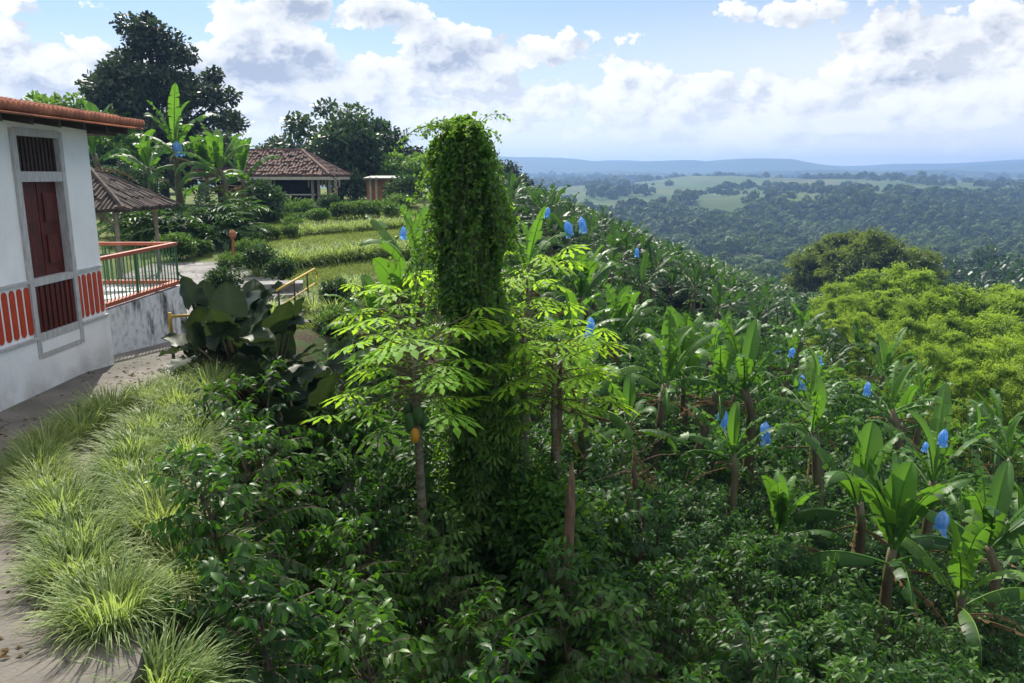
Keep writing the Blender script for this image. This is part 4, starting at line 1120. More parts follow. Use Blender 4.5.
feat = [  # (u, base v hint, Y, proto, scale, rz, label)
    (655, 0, 17.5, BANL[0], 1.05, .4, 'tall leaning banana plant with a tuft of upright leaves on a bare stem'),
    (640, 0, 16.6, BANL[2], 1.0, .5, 'short young banana plant with pale leaves beside the tall leaning one'),
    (690, 0, 18.2, BANL[1], 1.0, 0., 'leaning banana plant whose stem carries the broad hanging bag above the coffee'),
    (752, 0, 18.0, BAN[2], 1.1, 1.2, 'ragged banana plant with torn arching fronds behind the low broad banana'),
    (786, 0, 13.2, BANU[0], .80, 1.9, 'low broad banana plant with one glowing upright leaf at the coffee edge'),
    (905, 0, 12.6, BANU[0], 1.18, .3, 'big banana plant with many broad upright leaves and brown stems'),
    (985, 0, 12.4, BANU[1], 1.15, 2.3, 'banana plant with bright curled upright leaves beside the biggest banana'),
    (848, 0, 12.6, BANS[0], 1.0, .7, 'small banana sapling with flat leaves in the clearing'),
    (872, 0, 15.0, BANU[1], 1.35, 1.0, 'banana plant with upright leaves standing just behind the biggest banana'),
    (1018, 0, 13.8, BAN[1], 1.0, 1.0, 'banana plant cut by the right picture edge'),
    (590, 0, 25.5, BAN[1], 1.15, 2.0, 'banana plant with ragged stem carrying two bagged bunches near the ridge'),
    (618, 0, 24.5, BANU[1], 1.35, 0.3, 'upright banana plant beside the one with two bagged bunches'),
    (583, 0, 14.5, BAN[3], 1.0, .2, 'banana plant right behind the bright papaya, with one bagged bunch'),
    (403, 0, 15.2, BANU[0], 1.15, 2.6, 'dark banana plant beside the vine column, below the lawn'),
    (375, 0, 16.5, BAN[3], .75, 2.6, 'low dark banana plant at the lawn foot beside the larger one'),
    (420, 0, 20.0, BANU[1], 1.5, 1.0, 'tall pale leaved banana between the lawn and the vine column'),
    (528, 0, 24.0, BAN[0], 1.1, 1.0, 'banana plant on the ridge just beyond the tall papaya'),
    (690, 0, 21.5, BANU[1], 1.5, 2.0, 'bright banana plant with upright leaves in mid slope'),
    (735, 0, 14.8, BAN[4], .8, 1.0, 'banana plant with drooping torn leaves between the bagged stem and the low broad banana'),
    (940, 0, 17.0, BAN[0], 1.1, 3.0, 'ragged banana plant with a bag under it, behind the biggest banana'),
    (830, 0, 17.5, BAN[4], 1.05, 2.0, 'banana plant with torn fronds above the clearing sapling'),
]
for (u, v, Y_, pr, s, rz, lab) in feat:
    x = at(u, 420, Y_)[0] if Y_ < 20 else at(u, 280, Y_)[0]
    put_banana(pr, x, Y_, lab, rz, s)
# left garden bananas in front of the pavilion
for (u, Y_, pr, s, lab, rz) in ((178, 38, BAN[0], 1.45, 'tall garden banana plant carrying a bagged bunch, before the dark tree', 1.0), (206, 39, BANU[0], 1.45, 'garden banana with one bright upright leaf between two others', 2.4),
                            (243, 41, BANU[1], 1.6, 'garden banana plant leaning over the pavilion roof corner', .4), (150, 40, BAN[3], 1.35, 'garden banana half hidden by the white house eave', 0),
                            (100, 44, BANU[1], 2.3, 'garden banana whose single pale leaf shows above the white house roof', 2.0), (225, 37, BAN[1], 1.2, 'short garden banana in the arching leaf bed', 2.0)):
    x = at(u, 180, Y_)[0]; put_banana(pr, x, Y_, lab, rz, s, 'bananas before the pavilion')
# arching leaf plants below the garden bananas
GING = []
def ginger_mesh(seed):
    r = np.random.default_rng(seed); fo = MB(); P = []; D = []; L = []
    for i in range(46):
        az = r.uniform(0, 6.28); el = R(r.uniform(35, 85)); p = np.array([r.normal(0, .25), r.normal(0, .25), 0.]); LL = r.uniform(1.4, 2.4); n = 12
        for j in range(n):
            d = np.array([math.cos(az) * math.cos(el), math.sin(az) * math.cos(el), math.sin(el)]); p = p + d * LL / n; el -= .11
            if j > 2:
                s = np.array([-math.sin(az), math.cos(az), 0])
                for sg in (-1, 1): P.append(p.copy()); D.append(s * sg * .8 + d * .9 + [0, 0, r.uniform(-.4, .3)]); L.append(r.uniform(.35, .6))
    L = np.array(L); fo.scatter(LEAF8, P, D, np.array([0, 0, 1]) + r.normal(0, .2, (len(P), 3)), L, L * .22, np.clip(.45 + r.normal(0, .2, len(P)), 0, 1))
    return [('foliage', fo.mesh('ginger_foliage', M_banana_far))]
GING = [ginger_mesh(1), ginger_mesh(2)]
for (u, Y_, s, lab) in ((172, 33, 1.15, 'arching ginger plant at the kiosk side of the leaf bed'), (196, 34, 1.3, 'broad arching ginger plant under the bagged banana'), (222, 35, 1.2, 'arching ginger plant beside the orange lamp'), (150, 35, 1.2, 'arching ginger plant behind the kiosk roof'), (207, 32, 1.0, 'low arching ginger plant at the front of the leaf bed')):
    x = at(u, 210, Y_)[0]; plant('ginger_plant', GING[int(u) % 2], lab, 'ginger plant', ground_at(x, Y_), rng.uniform(0, 6), 'arching leaf bed before the pavilion', s)
# slope fill
def bamboo_side(x, y): return x > 18 + .16 * (y - 30) and y > 31.5
cand = []
pr = np.random.default_rng(11)
for k in range(9000):
    y = pr.uniform(15.5, 82); x = pr.uniform(-3.0, .66 * y + 1)
    if bamboo_side(x, y) or (y < 22 and x < 1.2) or (y < 18 and x < 5.0) or (y < 25 and x < -.5): continue
    if x > .68 * y + 1: continue
    md_ = 2.75 if y < 45 else 2.6
    if any((x - a) ** 2 + (y - b) ** 2 < md_ * md_ for a, b in taken): continue
    taken.append((x, y)); cand.append((x, y))
cand.sort(key=lambda c: c[1])
def ban_zone(x, y):
    if y < 30: return 'ragged banana plant in the crowded middle slope above the coffee bushes' if x < 9 else 'ragged banana plant in the low crowded slope in front of the yellow bamboo'
    if y < 52: return 'banana plant in the dense far plantation between the mid slope and the ridge line'
    return 'tiny distant banana plant along the ridge line against the far valley'
for i, (x, y) in enumerate(cand[:278]):
    pool = (BAN + [BANU[1]]) if y < 36 else BANF
    pp = pool[int(pr.integers(0, len(pool)))]
    o = plant('banana_plant', pp, ban_zone(x, y), 'banana plant', ground_at(x, y), pr.uniform(0, 6.28), ban_zone(x, y).replace('plant', 'plants', 1), pr.uniform(.78, 1.22), (pr.normal(0, .05), pr.normal(0, .05)))
# farther plantation, one mass
def far_plantation():
    r = np.random.default_rng(5); mb = MB(); P = []; D = []; L = []; T = []
    pts = list(cand[278:])
    for k in range(6000):
        y = r.uniform(78, 175); x = r.uniform(-4, 70)
        if bamboo_side(x, y) and y < 100: continue
        pts.append((x, y))
        if len(pts) > 1500: break
    for (x, y) in pts:
        z = float(H(x, y)); h = r.uniform(1.4, 2.6); s = r.uniform(.8, 1.3)
        mb.tube([[x, y, z - .2], [x, y, z + h]], [.12, .08], 4, False, .2)
        for i in range(9):
            az = r.uniform(0, 6.28); el = R(r.uniform(5, 80)); p = np.array([x, y, z + h]); tn = r.uniform(.1, .8); LL = 1.9 * s
            d0 = np.array([math.cos(az) * math.cos(el), math.sin(az) * math.cos(el), math.sin(el)]); d1 = d0 + [0, 0, -.8]
            P += [p, p + d0 * LL * .5]; D += [d0, d1]; L += [LL * .55, LL * .55]; T += [tn, tn]
    L = np.array(L); mb.scatter(LEAF4, P, D, [0, 0, 1.0], L, .5, T)
    return kind(mb.build('banana_plantation', M_banana_far), 'stuff')
far_plantation()

# blue bags
bags = [(177, 148, 37.2, 1.35, 'blue bag hanging from the garden banana before the dark tree'), (567, 228, 24.8, .95, 'first of the paired blue bags on the ridge banana'), (581, 224, 24.9, .95, 'second of the paired blue bags on the ridge banana, the higher one'),
        (548, 212, 27, .7, 'small blue bag glimpsed above the paired bags near the ridge'), (637, 252, 26, .6, 'small pale blue bag hidden among leaves below the ridge bags'), (591, 325, 13.7, .62, 'blue bag hanging right beside the bright papaya leaves'),
        (403, 232, 14.6, .45, 'small blue bag tucked behind the dark banana by the lawn'), (722, 417, 17.4, .85, 'broad blue bag hanging over the coffee from the leaning banana'), (765, 431, 16.6, .95, 'narrow dark blue bag beside the low broad banana'),
        (778, 346, 24, .6, 'upper small blue bag of the loose row before the bamboo'), (793, 352, 24, .6, 'second small blue bag of the loose row before the bamboo'), (817, 360, 23, .65, 'third small blue bag of the loose row, lying flat among leaves'),
        (802, 381, 20.5, .75, 'rounded blue bag below the loose row before the bamboo'), (868, 388, 19.5, .7, 'blue bag between the bamboo and the biggest banana'), (944, 437, 15.6, .75, 'blue bag above the bright curled banana leaves'),
        (943, 520, 12.0, .72, 'blue bag hanging low between the two big banana plants'), (926, 446, 15.5, .4, 'scrap of blue bag beside the one above the curled banana leaves')]
for (u, v, Y_, s, lab) in bags:
    q = at(u, v, Y_); plant('banana_bag', BAGS[int(u) % 4], lab, 'fruit bag', (q[0], q[1], q[2] + .23 * s), rng.uniform(0, 6), 'blue fruit bags on the banana bunches', s * .58, (rng.normal(0, .12), rng.normal(0, .12)))

# ------------------------------------------------------------------ coffee bushes
cof = []; cr_ = np.random.default_rng(31)
for row in range(40):
    for k in range(90):
        y = 4.6 + k * .98 + (row % 2) * .5 + cr_.normal(0, .16)
        x = float(edge_x(y)) + (.75 if y < 9.3 else 1.55) + row * 1.0 + cr_.normal(0, .14)
        if x > .70 * y + 1 or y > 40 or bamboo_side(x, y): continue
        if (x - vb[0]) ** 2 + (y - vb[1]) ** 2 < .3: continue
        if 8.8 < y < 12.6 and x < -2.35: continue       # the leaf bed
        if y > 14 and x < -1.0: continue
        if 11.6 < y < 13.6 and 5.6 < x < 6.6: continue       # clearing
        cof.append((x, y, row))
cof.sort(key=lambda c: c[1])
ulab = {}
def cof_label(x, y, row):
    if y < 7.2 and x < 0: return 'large glossy coffee bush in the nearest bank, beside the grass border'
    if y < 8.6 and x < .9: return 'glossy coffee bush in the near rows under the fruiting papaya'
    if y < 10 and x >= .9: return 'dense coffee bush on the open lower slope at the bottom of the picture'
    if y < 15 and x > 3: return 'dark coffee bush on the slope edge beneath the big upright bananas'
    if y < 15: return 'coffee bush on the middle slope around the broken trunk and dry shrub'
    return 'shaded coffee bush growing between the banana plants'
for i, (x, y, row) in enumerate(cof[:296]):
    pool = COF if y < 8.5 else (COFM if y < 17 else COFF)
    lab = cof_label(x, y, row)
    plant('coffee_bush', pool[int(cr_.integers(0, len(pool)))], lab, 'coffee bush', ground_at(x, y), cr_.uniform(0, 6.28), lab.replace('bush', 'bushes', 1), cr_.uniform(.82, 1.15), (cr_.normal(0, .06), cr_.normal(0, .06)))

def understorey():
    r = np.random.default_rng(41); mb = MB(); P = []; A = []
    for (x, y, row) in cof[296:]: A.append((x, y))
    for k in range(1500):
        y = r.uniform(34, 95); x = r.uniform(-4, .68 * y)
        if not bamboo_side(x, y): A.append((x, y))
    A = np.array(A); z = H(A[:, 0], A[:, 1]); n = len(A); m = 150
    d = norm(r.normal(size=(n, m, 3))); d[..., 2] = np.abs(d[..., 2])
    sc = r.uniform(.7, 1.25, (n, 1, 1))
    Q = np.stack([A[:, 0], A[:, 1], z + .1], 1)[:, None] + d * np.array([.8, .8, 1.3]) * sc * r.uniform(.5, 1, (n, m, 1))
    D = d * [1, 1, .1] + r.normal(0, .5, (n, m, 3)) + [0, 0, -.4]
    s_ = r.uniform(.18, .36, n * m)
    tn = np.repeat(r.beta(2, 3, n), m) * .6 + r.normal(.1, .15, n * m)
    mb.scatter(LEAF4, Q.reshape(-1, 3), D.reshape(-1, 3), np.array([-.1, .25, 1.0]) + r.normal(0, .4, (n * m, 3)), s_, s_ * .5, np.clip(tn, 0, 1))
    return kind(mb.build('undergrowth', M_coffee_far), 'stuff')
understorey()
def ground_cover():
    r = np.random.default_rng(12); mb = MB(); n = 34000
    y = 3.5 + 46 * r.random(n) ** 1.5; x = edge_x(y) + .4 + (.72 * y + 4) * r.random(n)
    z = H(x, y) + r.random(n) ** 2 * .45
    P = np.stack([x, y, z], 1); D = r.normal(0, 1, (n, 3)) + [0, 0, .2]; s = r.uniform(.07, .22, n) * np.interp(y, [4, 15, 50], [.8, 1.1, 2.0])
    mb.scatter(LEAF8, P, D, np.array([0, 0, 1.0]) + r.normal(0, .4, (n, 3)), s, s * .5, np.clip(r.normal(.4, .2, n), 0, 1))
    return kind(mb.build('weeds', M_weed, smooth=True), 'stuff')
ground_cover()
def leaf_litter():
    r = np.random.default_rng(13); mb = MB(); n = 5000
    y = r.uniform(8, 12.5, n); x = edge_x(y) + r.uniform(-.3, 2.0, n)
    P = np.stack([x, y, H(x, y) + .02], 1); s = r.uniform(.04, .12, n)
    mb.scatter(LEAF4, P, r.normal(0, 1, (n, 3)) * [1, 1, .2], np.array([0, 0, 1.0]) + r.normal(0, .3, (n, 3)), s, s * .6, r.random(n))
    n = 420; y = r.uniform(4, 13, n); x = np.interp(y, [4, 6, 8, 10, 13], [-2.5, -3.8, -4.9, -5.0, -5.1]) - np.abs(r.normal(0, .45, n)); x = np.maximum(x, -6.05)
    s = r.uniform(.03, .08, n)
    mb.scatter(LEAF4, np.stack([x, y, np.interp(y, [0, 11, 16], [0, 0, -.5]) + .036], 1), r.normal(0, 1, (n, 3)) * [1, 1, .05], np.array([0, 0, 1.0]) + r.normal(0, .15, (n, 3)), s, s * .5, r.random(n))
    return kind(mb.build('leaf_litter', M_drybanana), 'stuff')
leaf_litter()

# ------------------------------------------------------------------ lawn, hedges and shrubs on the terrace
def lawn():
    r = np.random.default_rng(14); mb = MB(); n = 60000
    y = r.uniform(17, 56, n); x = -4.3 - r.random(n) * np.interp(y, [17, 28, 56], [2, 6, 13])
    k = ~((y < 29.3) & (x < np.interp(y, [17, 21, 25.5, 29], [-4.8, -5.1, -7.4, -8.1])))
    x, y = x[k], y[k]; n = len(x)
    P = np.stack([x, y, H(x, y)], 1); s = r.uniform(.04, .13, n)
    mb.scatter(BLADE, P, np.array([0, 0, 1.0]) + r.normal(0, .5, (n, 3)), r.normal(0, 1, (n, 3)), s, .035, np.clip(.5 + .25 * wav(x, y, 1.5) + r.normal(0, .15, n), 0, 1))
    return kind(mb.build('grass', M_lawn), 'stuff')
lawn()
rt_ = tree_mesh(401, 8.6, (5.4, 5.0, 4.1), 52, 190, .36, M_roundtree, clump=.24)
md = tree_mesh(402, 7.5, (4.8, 4.8, 3.6), 44, 180, .38, M_darktree, clump=.26)
lt = tree_mesh(403, 6.5, (3.6, 3.6, 2.8), 30, 170, .34, M_vine)
hedge = []
# bank of tall grass below the lawn
for i, u in enumerate(np.linspace(288, 418, 15)):
    hedge.append((u, 27.5 + .25 * i, 1.35))
for i in range(15):
    u, Y_, s = hedge[i]; x = at(u, 262, Y_)[0]
    plant('grass_clump', [('foliage', GRSS[i % 3])], 'soft pale grass clump in the long bank across the foot of the lawn', 'grass clump', ground_at(x, Y_, .05), rng.uniform(0, 6), 'grass clumps banked below the lawn', s * rng.uniform(.9, 1.2))
for (ua, va, ub, vb_, Y0, Y1, n, lab) in ((262, 262, 300, 252, 26, 29, 7, 'soft grass mound between the dark bushes and the lawn bank'), (300, 240, 418, 226, 36, 41, 15, 'soft grass mound in the line crossing the open lawn')):
    for i in range(n):
        f = (i + rng.uniform(-.3, .3)) / (n - 1); Y_ = Y0 + (Y1 - Y0) * f; x = at(ua + (ub - ua) * f, va + (vb_ - va) * f, Y_)[0]
        plant('grass_clump', [('foliage', GRSS[i % 3])], lab, 'grass clump', ground_at(x, Y_, .05), rng.uniform(0, 6), lab.replace('mound', 'mounds', 1), rng.uniform(1.0, 1.4))
for i in range(16):
    x = -4.2 + rng.normal(0, .45) - (i % 3) * .35; y = 17.5 + i * .42
    plant('grass_clump', [('foliage', GRSS[i % 3])], 'soft pale grass clump beside the garden steps below the handrail', 'grass clump', ground_at(x, y, .05), rng.uniform(0, 6), 'grass clumps beside the garden steps', rng.uniform(.8, 1.1))
shr = [(545, 470, 9.45, 'S', 1.3, 'leafy bush below the bright papaya beside the vine column'), (604, 470, 10.8, 'S', .9, 'light leafy bush beside the broken trunk'), (225, 285, 20.5, 'D', .85, 'dark rounded bush standing alone on the grey stone path'), (265, 228, 44, 'D', 2.0, 'large dark rounded bush in front of the pavilion veranda'),
       (298, 218, 48, 'H', 1.5, 'green bush below the pavilion rail'), (330, 215, 50, 'D', 1.2, 'small dark bush under the pavilion end posts'), (240, 215, 46, 'D', 1.4, 'dark low bush next to the orange lamp'),
       (190, 232, 36, 'H', 1.6, 'light green bush below the ginger bed nearest the kiosk'), (212, 236, 36, 'H', 1.5, 'light green bush in the middle of the low hedge'), (240, 232, 37, 'H', 1.5, 'light green bush at the outer end of the low hedge'),
       (198, 250, 30, 'H', .8, 'pale bush beside the terrace railing end'), (176, 252, 29, 'H', 1.2, 'pale bush behind the corner of the terrace railing'), (232, 258, 27, 'H', .8, 'leafy bush at the far edge of the stone path'),
       (262, 262, 26, 'D', .95, 'dark bush with red flowers above the handrail'), (280, 268, 24.5, 'D', .75, 'dark bush just above the top of the handrail'), (250, 248, 30, 'H', .9, 'flowering bush at the lawn edge'),
       (298, 238, 38, 'H', 1.0, 'small bush on the lawn border'), (345, 222, 46, 'H', 1.3, 'bush at the far lawn edge nearest the pavilion'), (362, 218, 47, 'H', 1.3, 'bush in the middle of the far lawn edge'), (382, 214, 48, 'H', 1.4, 'bush at the far lawn edge under the orange hut'),
       (352, 200, 66, 'D', 2.4, 'dark bush filling the gap between pavilion and orange hut'), (404, 200, 58, 'D', 2.2, 'dark bush at the outer side of the orange hut'), (320, 228, 43, 'H', 1.0, 'low bush beside the pavilion path'), (398, 214, 50, 'H', 1.6, 'bush at the far lawn edge beside the pale banana'), (340, 290, 19.5, 'D', .75, 'small dark bush beside the upper papaya leaves'), (352, 310, 16.5, 'D', .8, 'dark bush behind the second papaya crown'),
       (335, 300, 17.5, 'H', .8, 'light bush between the handrail and the papaya'), (372, 292, 19, 'H', .8, 'light bush under the dark banana by the lawn'), (392, 300, 17.5, 'D', .8, 'dark bush at the foot of the dark banana')]
for (u, v, Y_, k, s, lab) in shr:
    x = at(u, v, Y_)[0]; pp = {'D': DKB, 'H': HED, 'S': FIN}[k]
    plant('garden_bush', pp[int(u) % len(pp)], lab, 'bush', ground_at(x, Y_), rng.uniform(0, 6), 'garden bushes around the lawn', s)
hl = np.random.default_rng(88)
for (ua, va, ub, vb_, Ya, Yb, n, lab) in ((170, 246, 292, 236, 31, 35, 11, 'clipped round bush in the lower hedge row between stone path and lawn'), (250, 226, 330, 218, 43, 47, 9, 'clipped round bush in the upper hedge row along the pavilion path')):
    for i in range(n):
        f = (i + hl.uniform(-.25, .25)) / (n - 1); Y_ = Ya + (Yb - Ya) * f; x = at(ua + (ub - ua) * f, va + (vb_ - va) * f, Y_)[0]
        plant('hedge_bush', HED[int(hl.integers(0, 3))], lab, 'bush', ground_at(x, Y_), hl.uniform(0, 6), lab.replace('bush', 'bushes', 1), hl.uniform(.5, .8))
for i in range(9):
    Y_ = hl.uniform(40, 82); x = hl.uniform(-2, min(.30 * Y_, 22))
    plant('shade_tree', md, 'small dark leafy tree standing among the bananas towards the ridge', 'tree', ground_at(x, Y_), hl.uniform(0, 6), 'dark shade trees among the far bananas', hl.uniform(.28, .42))
# small orange lamp in the bed
q = at(231, 214, 29.5)
lp = thing('garden_lamp', 'small orange clay lamp standing in the bed before the pavilion', 'lamp', ground_at(q[0], 29.5))
m = MB(); m.tube([[0, 0, -.1], [0, 0, .72]], .05, 8); m.build('post', M_terra, lp)
m = MB(); m.tube([[0, 0, .72], [0, 0, .8], [0, 0, .95], [0, 0, 1.05]], [.08, .12, .12, .03], 10); m.build('lamp_shade', M_terra, lp)

# ------------------------------------------------------------------ trees
bt = at(158, 20, 64)
big = tree_mesh(400, bt[2] + .6, (7.2, 5.8, 8.0), 110, 240, .34, M_darktree, cone=.78, clump=.17)
plant('tall_tree', big, 'tall dark broad tree rising above the white house roof', 'tree', ground_at(at(156, 100, 64)[0], 64))
for (u, vtop_, Y_, pp, lab) in ((337, 110, 72, rt_, 'round dark tree behind the pavilion roof'), (300, 138, 75, md, 'lower dark tree between the pavilion roof and the round tree'), (378, 130, 76, md, 'dark tree sloping down behind the orange hut'),
                            (408, 152, 70, lt, 'lighter tree beside the top of the vine column'), (440, 160, 78, md, 'dark tree mostly behind the vine column'), (100, 130, 55, lt, 'bushy tree directly above the house eave'), (72, 95, 58, lt, 'feathery tree at the far edge of the house roof'),
                            (215, 135, 60, md, 'dark tree behind the garden bananas'), (125, 165, 50, rt_, 'dark tree behind the kiosk'), (500, 162, 95, md, 'tree on the ridge just past the vine column'), (270, 150, 85, rt_, 'dark tree behind the pavilion roof ridge'), (60, 150, 52, md, 'dark tree hidden behind the house wall')):
    top = at(u, vtop_, Y_); g = ground_at(top[0], Y_); hh = top[2] - g[2]
    base_h = {id(rt_): 8.0, id(md): 7.0, id(lt): 6.0}[id(pp)]
    plant('broadleaf_tree', pp, lab, 'tree', g, rng.uniform(0, 6), 'trees behind the garden', hh / base_h)
# belt of dark trees closing the view behind the garden
bt_ = np.random.default_rng(66)
for i in range(20):
    u = 20 + i * 23 + bt_.normal(0, 6); Y_ = bt_.uniform(84, 102); pp = (rt_, md, lt)[i % 3]
    top = at(u, bt_.uniform(146, 162), Y_); g = ground_at(top[0], Y_)
    plant('broadleaf_tree', pp, 'dark tree in the belt closing the view behind pavilion and kiosk', 'tree', g, bt_.uniform(0, 6), 'belt of trees behind the pavilion', (top[2] - g[2]) / {id(rt_): 8.2, id(md): 7.1, id(lt): 6.1}[id(pp)])
# wide umbrella tree and valley edge trees
um = bamboo_mesh(411, 12, 40, M_bamboo_dark, 6.9, 700, 1.6, .5, .24)
q = at(868, 233, 112); g = ground_at(q[0], 112)
plant('giant_bamboo', um, 'wide dome of dark arching bamboo standing alone beyond the yellow bamboo', 'bamboo', g, 0, None, max(.6, (q[2] - g[2]) / 11.6))
vt = tree_mesh(412, 9, (5, 5, 3.6), 34, 170, .5, M_roundtree)
for i, (u, v, Y_) in enumerate(((985, 262, 190), (1012, 250, 240), (955, 276, 170), (1030, 285, 150), (1000, 275, 165), (968, 254, 250), (1040, 262, 200))):
    q = at(u, v, Y_); g = ground_at(q[0], Y_)
    plant('valley_tree', vt, 'grey green valley tree beyond the yellow bamboo, right of the dark bamboo dome', 'tree', g, rng.uniform(0, 6), 'valley trees beyond the bamboo', max(.5, (q[2] - g[2]) / 9))
# bamboo grove
bam = []
for (u, v, Y_) in ((838, 278, 62), (868, 268, 66), (905, 266, 66), (940, 272, 62), (975, 284, 60), (1010, 283, 58), (1035, 292, 56), (826, 300, 54), (850, 290, 56), (886, 286, 58), (920, 292, 54), (955, 300, 52), (995, 306, 50),
                   (835, 322, 48), (862, 312, 49), (898, 318, 46), (930, 318, 45), (870, 342, 43), (905, 340, 41), (965, 332, 42), (1005, 330, 41), (1040, 322, 43), (940, 345, 38), (975, 360, 35), (1015, 358, 34), (1050, 345, 36)):
    bam.append((u, v, Y_))
bl = ['at the back of the grove under the dark dome', 'in the middle of the grove', 'in the front of the grove above the bananas']
for i, (u, v, Y_) in enumerate(bam):
    q = at(u, v, Y_); g = ground_at(q[0], Y_); s = np.clip((q[2] - g[2]) / 9.6, .45, 1.3)
    zone = 0 if Y_ > 53 else (1 if Y_ > 40 else 2)
    plant('bamboo_clump', BAM[i % 4], 'feathery yellow green bamboo clump ' + bl[zone], 'bamboo', g, rng.uniform(0, 6), 'yellow bamboo clumps ' + bl[zone], float(s))

# ------------------------------------------------------------------ air
hz = MB(); hz.box((0, 2200, 11), (15000, 4700, 178))
mh, nt, out = new_mat('air')
pv = nd(nt, 'VolumePrincipled'); pv.inputs['Color'].default_value = (.31, .50, .88, 1); pv.inputs['Density'].default_value = 1 / 2900; pv.inputs['Anisotropy'].default_value = .3
nt.links.new(pv.outputs[0], out.inputs['Volume'])
hzo = kind(hz.build('haze', mh), 'stuff')

# ------------------------------------------------------------------ sky
world = bpy.data.worlds.new('World'); scene.world = world; world.use_nodes = True
world.cycles.sampling_method = 'MANUAL'; world.cycles.sample_map_resolution = 512
CLOUD_LIT, CLOUD_GREY, CLOUD_LOW, BLUE_TINT = (3.8, 3.75, 3.6), (1.5, 1.66, 2.0), (3.7, 3.68, 3.55), (.235, .29, .365)
nt = world.node_tree; nt.nodes.clear()
out = nt.nodes.new('ShaderNodeOutputWorld'); bg = nt.nodes.new('ShaderNodeBackground'); nt.links.new(bg.outputs[0], out.inputs[0])
sky = nt.nodes.new('ShaderNodeTexSky'); sky.sky_type = 'NISHITA'; sky.sun_disc = False
sky.sun_elevation = SUN_EL; sky.sun_rotation = SUN_AZ; sky.air_density = 1.0; sky.dust_density = 1.0; sky.ozone_density = 1.5
bg.inputs['Strength'].default_value = .15
tc = nt.nodes.new('ShaderNodeTexCoord'); sp = nt.nodes.new('ShaderNodeSeparateXYZ'); nt.links.new(tc.outputs['Generated'], sp.inputs[0])
dx, dy, dz = sp.outputs
hyp = mth(nt, 'SQRT', mth(nt, 'ADD', mth(nt, 'MULTIPLY', dx, dx), mth(nt, 'MULTIPLY', dy, dy)))
elv = mth(nt, 'DIVIDE', dz, mth(nt, 'MAXIMUM', hyp, .02))
azm = mth(nt, 'ARCTAN2', dx, dy)
def cloud_vec(off, aoff, sx_, sy_, seed):
    cx_ = nt.nodes.new('ShaderNodeCombineXYZ')
    nt.links.new(mth(nt, 'MULTIPLY', mth(nt, 'ADD', azm, aoff), sx_), cx_.inputs[0])
    nt.links.new(mth(nt, 'MULTIPLY', mth(nt, 'POWER', mth(nt, 'MAXIMUM', mth(nt, 'ADD', elv, .03 + off), .001), .75), sy_), cx_.inputs[1])
    cx_.inputs[2].default_value = seed
    return cx_.outputs[0]
def puffs(off, aoff):
    """heaped rounded billows broken up by finer noise"""
    v = cloud_vec(off, aoff, 15.5, 18.5, 3.7)
    w = nd(nt, 'TexNoise', noise_dimensions='2D', Scale=2.2, Detail=4.0, Roughness=.6); nt.links.new(v, w.inputs['Vector'])
    ad = nt.nodes.new('ShaderNodeVectorMath'); ad.operation = 'MULTIPLY_ADD'
    nt.links.new(w.outputs['Color'], ad.inputs[0]); ad.inputs[1].default_value = (.55, .55, 0); nt.links.new(v, ad.inputs[2])
    vo = nt.nodes.new('ShaderNodeTexVoronoi'); vo.voronoi_dimensions = '2D'; vo.feature = 'F1'
    vo.inputs['Detail'].default_value = 2.0; vo.inputs['Roughness'].default_value = .5; vo.inputs['Lacunarity'].default_value = 2.3; vo.inputs['Scale'].default_value = 1.1
    nt.links.new(ad.outputs[0], vo.inputs['Vector'])
    n = nd(nt, 'TexNoise', noise_dimensions='2D', Scale=.55, Detail=7.0, Roughness=.6); nt.links.new(v, n.inputs['Vector'])
    return mth(nt, 'ADD', mth(nt, 'MULTIPLY', mth(nt, 'SUBTRACT', .42, vo.outputs['Distance']), .42), mth(nt, 'MULTIPLY', mth(nt, 'SUBTRACT', n.outputs['Fac'], .5), 1.1))
def blob_sum(blobs):
    cov = None
    for (u, v, ru, rv, wgt) in blobs:
        q = at(u, v, 1000.0) - np.array([0, 0, EYE]); a0 = math.atan2(q[0], q[1]); e0 = q[2] / math.hypot(q[0], q[1])
        A = mth(nt, 'DIVIDE', mth(nt, 'SUBTRACT', azm, a0), ru / FPX); E = mth(nt, 'DIVIDE', mth(nt, 'SUBTRACT', elv, e0), rv / FPX)
        g = mth(nt, 'EXPONENT', mth(nt, 'MULTIPLY', mth(nt, 'ADD', mth(nt, 'MULTIPLY', A, A), mth(nt, 'MULTIPLY', E, E)), -1.0))
        g = mth(nt, 'MULTIPLY', g, wgt)
        cov = g if cov is None else mth(nt, 'ADD', cov, g)
    return cov
n0 = puffs(0, 0); n1 = puffs(.018, -.012)
# where the big clouds stand in the sky, and where it is open
cov = blob_sum([(585, 44, 85, 24, .36), (640, 62, 50, 10, .2), (330, 10, 120, 20, .44), (300, 62, 140, 26, .28), (30, 75, 110, 45, .34), (940, 24, 120, 30, .36), (770, 16, 48, 13, .30), (455, 52, 60, 30, .30),
                (820, 95, 260, 30, .26), (520, 115, 420, 34, .30), (905, 78, 60, 14, .24), (250, 100, 160, 34, .26), (10, 20, 55, 20, .16), (700, 78, 60, 8, .2), (860, 50, 90, 16, .22),
                (705, 48, 75, 30, -.42), (500, 14, 60, 18, -.25), (505, 70, 30, 12, -.12), (530, 10, 70, 13, -.34), (95, 28, 60, 18, -.20), (560, 80, 40, 8, -.06)])
base_cov = mrange(nt, elv, .26, .10, -.16, .02)
dens = mth(nt, 'ADD', n0, mth(nt, 'ADD', cov, base_cov))
alpha = mrange(nt, dens, .0, .075)
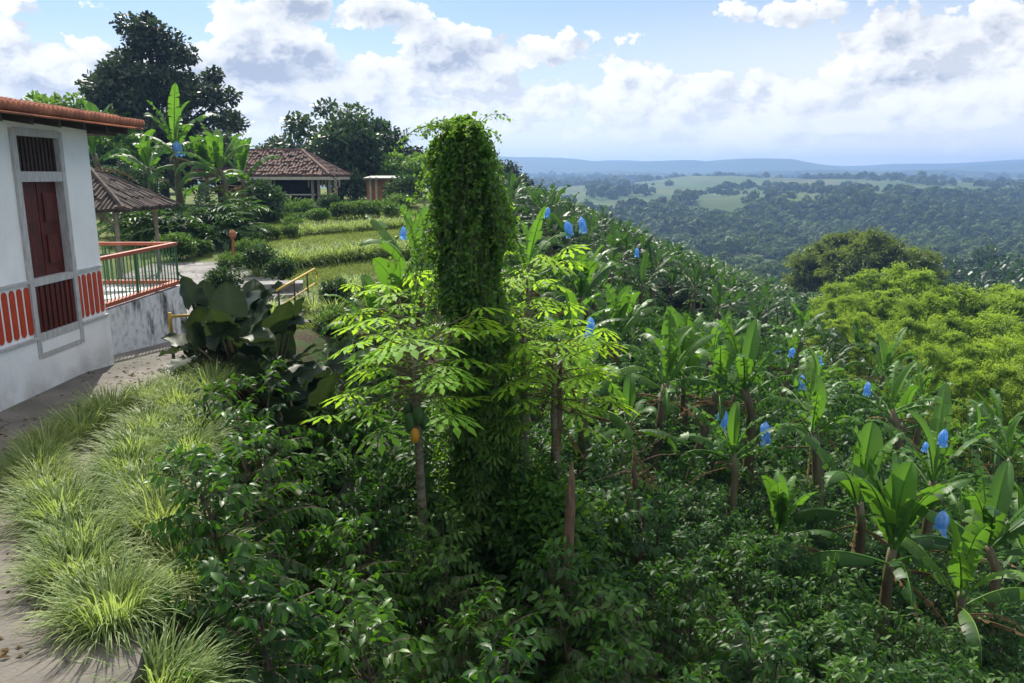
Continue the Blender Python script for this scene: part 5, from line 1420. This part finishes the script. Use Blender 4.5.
grey = blob_sum([(335, 12, 120, 18, 1.2), (300, 62, 110, 20, .75), (945, 24, 105, 16, .6), (775, 18, 40, 9, .9), (605, 58, 60, 11, .8), (460, 58, 40, 18, .6), (230, 88, 70, 16, .4), (905, 82, 45, 6, .7), (20, 85, 50, 20, .35), (700, 76, 40, 5, .5), (360, 95, 50, 10, .3), (640, 128, 50, 9, .3), (850, 118, 40, 8, .3)])
thick = mrange(nt, dens, .04, .48)
lit = mth(nt, 'ADD', mth(nt, 'MULTIPLY', mth(nt, 'SUBTRACT', n0, n1), 2.6), .5, True)     # tops that face the sun
low = mrange(nt, elv, .20, .01)
core = mth(nt, 'MULTIPLY', mth(nt, 'ADD', mth(nt, 'MULTIPLY', thick, grey), mth(nt, 'MULTIPLY', mth(nt, 'SUBTRACT', 1.0, lit), .5)), mrange(nt, elv, .02, .12, .45, 1.0), True)
core = mth(nt, 'MULTIPLY', core, mth(nt, 'SUBTRACT', 1.25, mth(nt, 'MULTIPLY', lit, .6)), True)
ccol = mixc(nt, core, CLOUD_LIT, CLOUD_GREY)
high = mrange(nt, elv, .34, 1.0)        # more and brighter cloud overhead, out of view, added as soft fill
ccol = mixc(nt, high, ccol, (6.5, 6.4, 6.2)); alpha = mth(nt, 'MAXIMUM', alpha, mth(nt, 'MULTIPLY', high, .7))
veil = blob_sum([(900, 90, 330, 80, .75), (300, 110, 260, 50, .35)])
hazec = mixc(nt, mth(nt, 'MAXIMUM', mth(nt, 'MULTIPLY', low, .9), veil, True), mixc(nt, 1.0, sky.outputs[0], BLUE_TINT, 'MULTIPLY'), CLOUD_LOW)
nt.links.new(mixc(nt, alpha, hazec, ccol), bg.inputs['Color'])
sun = bpy.data.lights.new('sun', 'SUN'); so = bpy.data.objects.new('sun', sun); C.objects.link(so)
sun.energy = 3.6; sun.angle = R(.6); sun.color = (1.0, .94, .82)
sd = Vector((math.sin(SUN_AZ) * math.cos(SUN_EL), math.cos(SUN_AZ) * math.cos(SUN_EL), math.sin(SUN_EL)))
so.rotation_euler = sd.to_track_quat('Z', 'Y').to_euler(); so.location = (0, 0, 60)

cam = bpy.data.cameras.new('camera'); co = bpy.data.objects.new('camera', cam); C.objects.link(co)
co.location = (0, 0, EYE); co.rotation_euler = (math.pi / 2 - PITCH, 0, 0)
cam.sensor_width = 36; cam.lens = FPX / 1024 * 36; cam.clip_start = .1; cam.clip_end = 40000
scene.camera = co

scene.view_settings.view_transform = 'Standard'; scene.view_settings.look = 'None'; scene.view_settings.gamma = 1; scene.view_settings.use_curve_mapping = False
scene.view_settings.exposure = 1.08
cy = scene.cycles
cy.max_bounces = 6; cy.diffuse_bounces = 3; cy.glossy_bounces = 2; cy.transmission_bounces = 4; cy.volume_bounces = 0; cy.transparent_max_bounces = 4
cy.caustics_reflective = False; cy.caustics_refractive = False
cy.sample_clamp_indirect = 6
cy.use_denoising = True
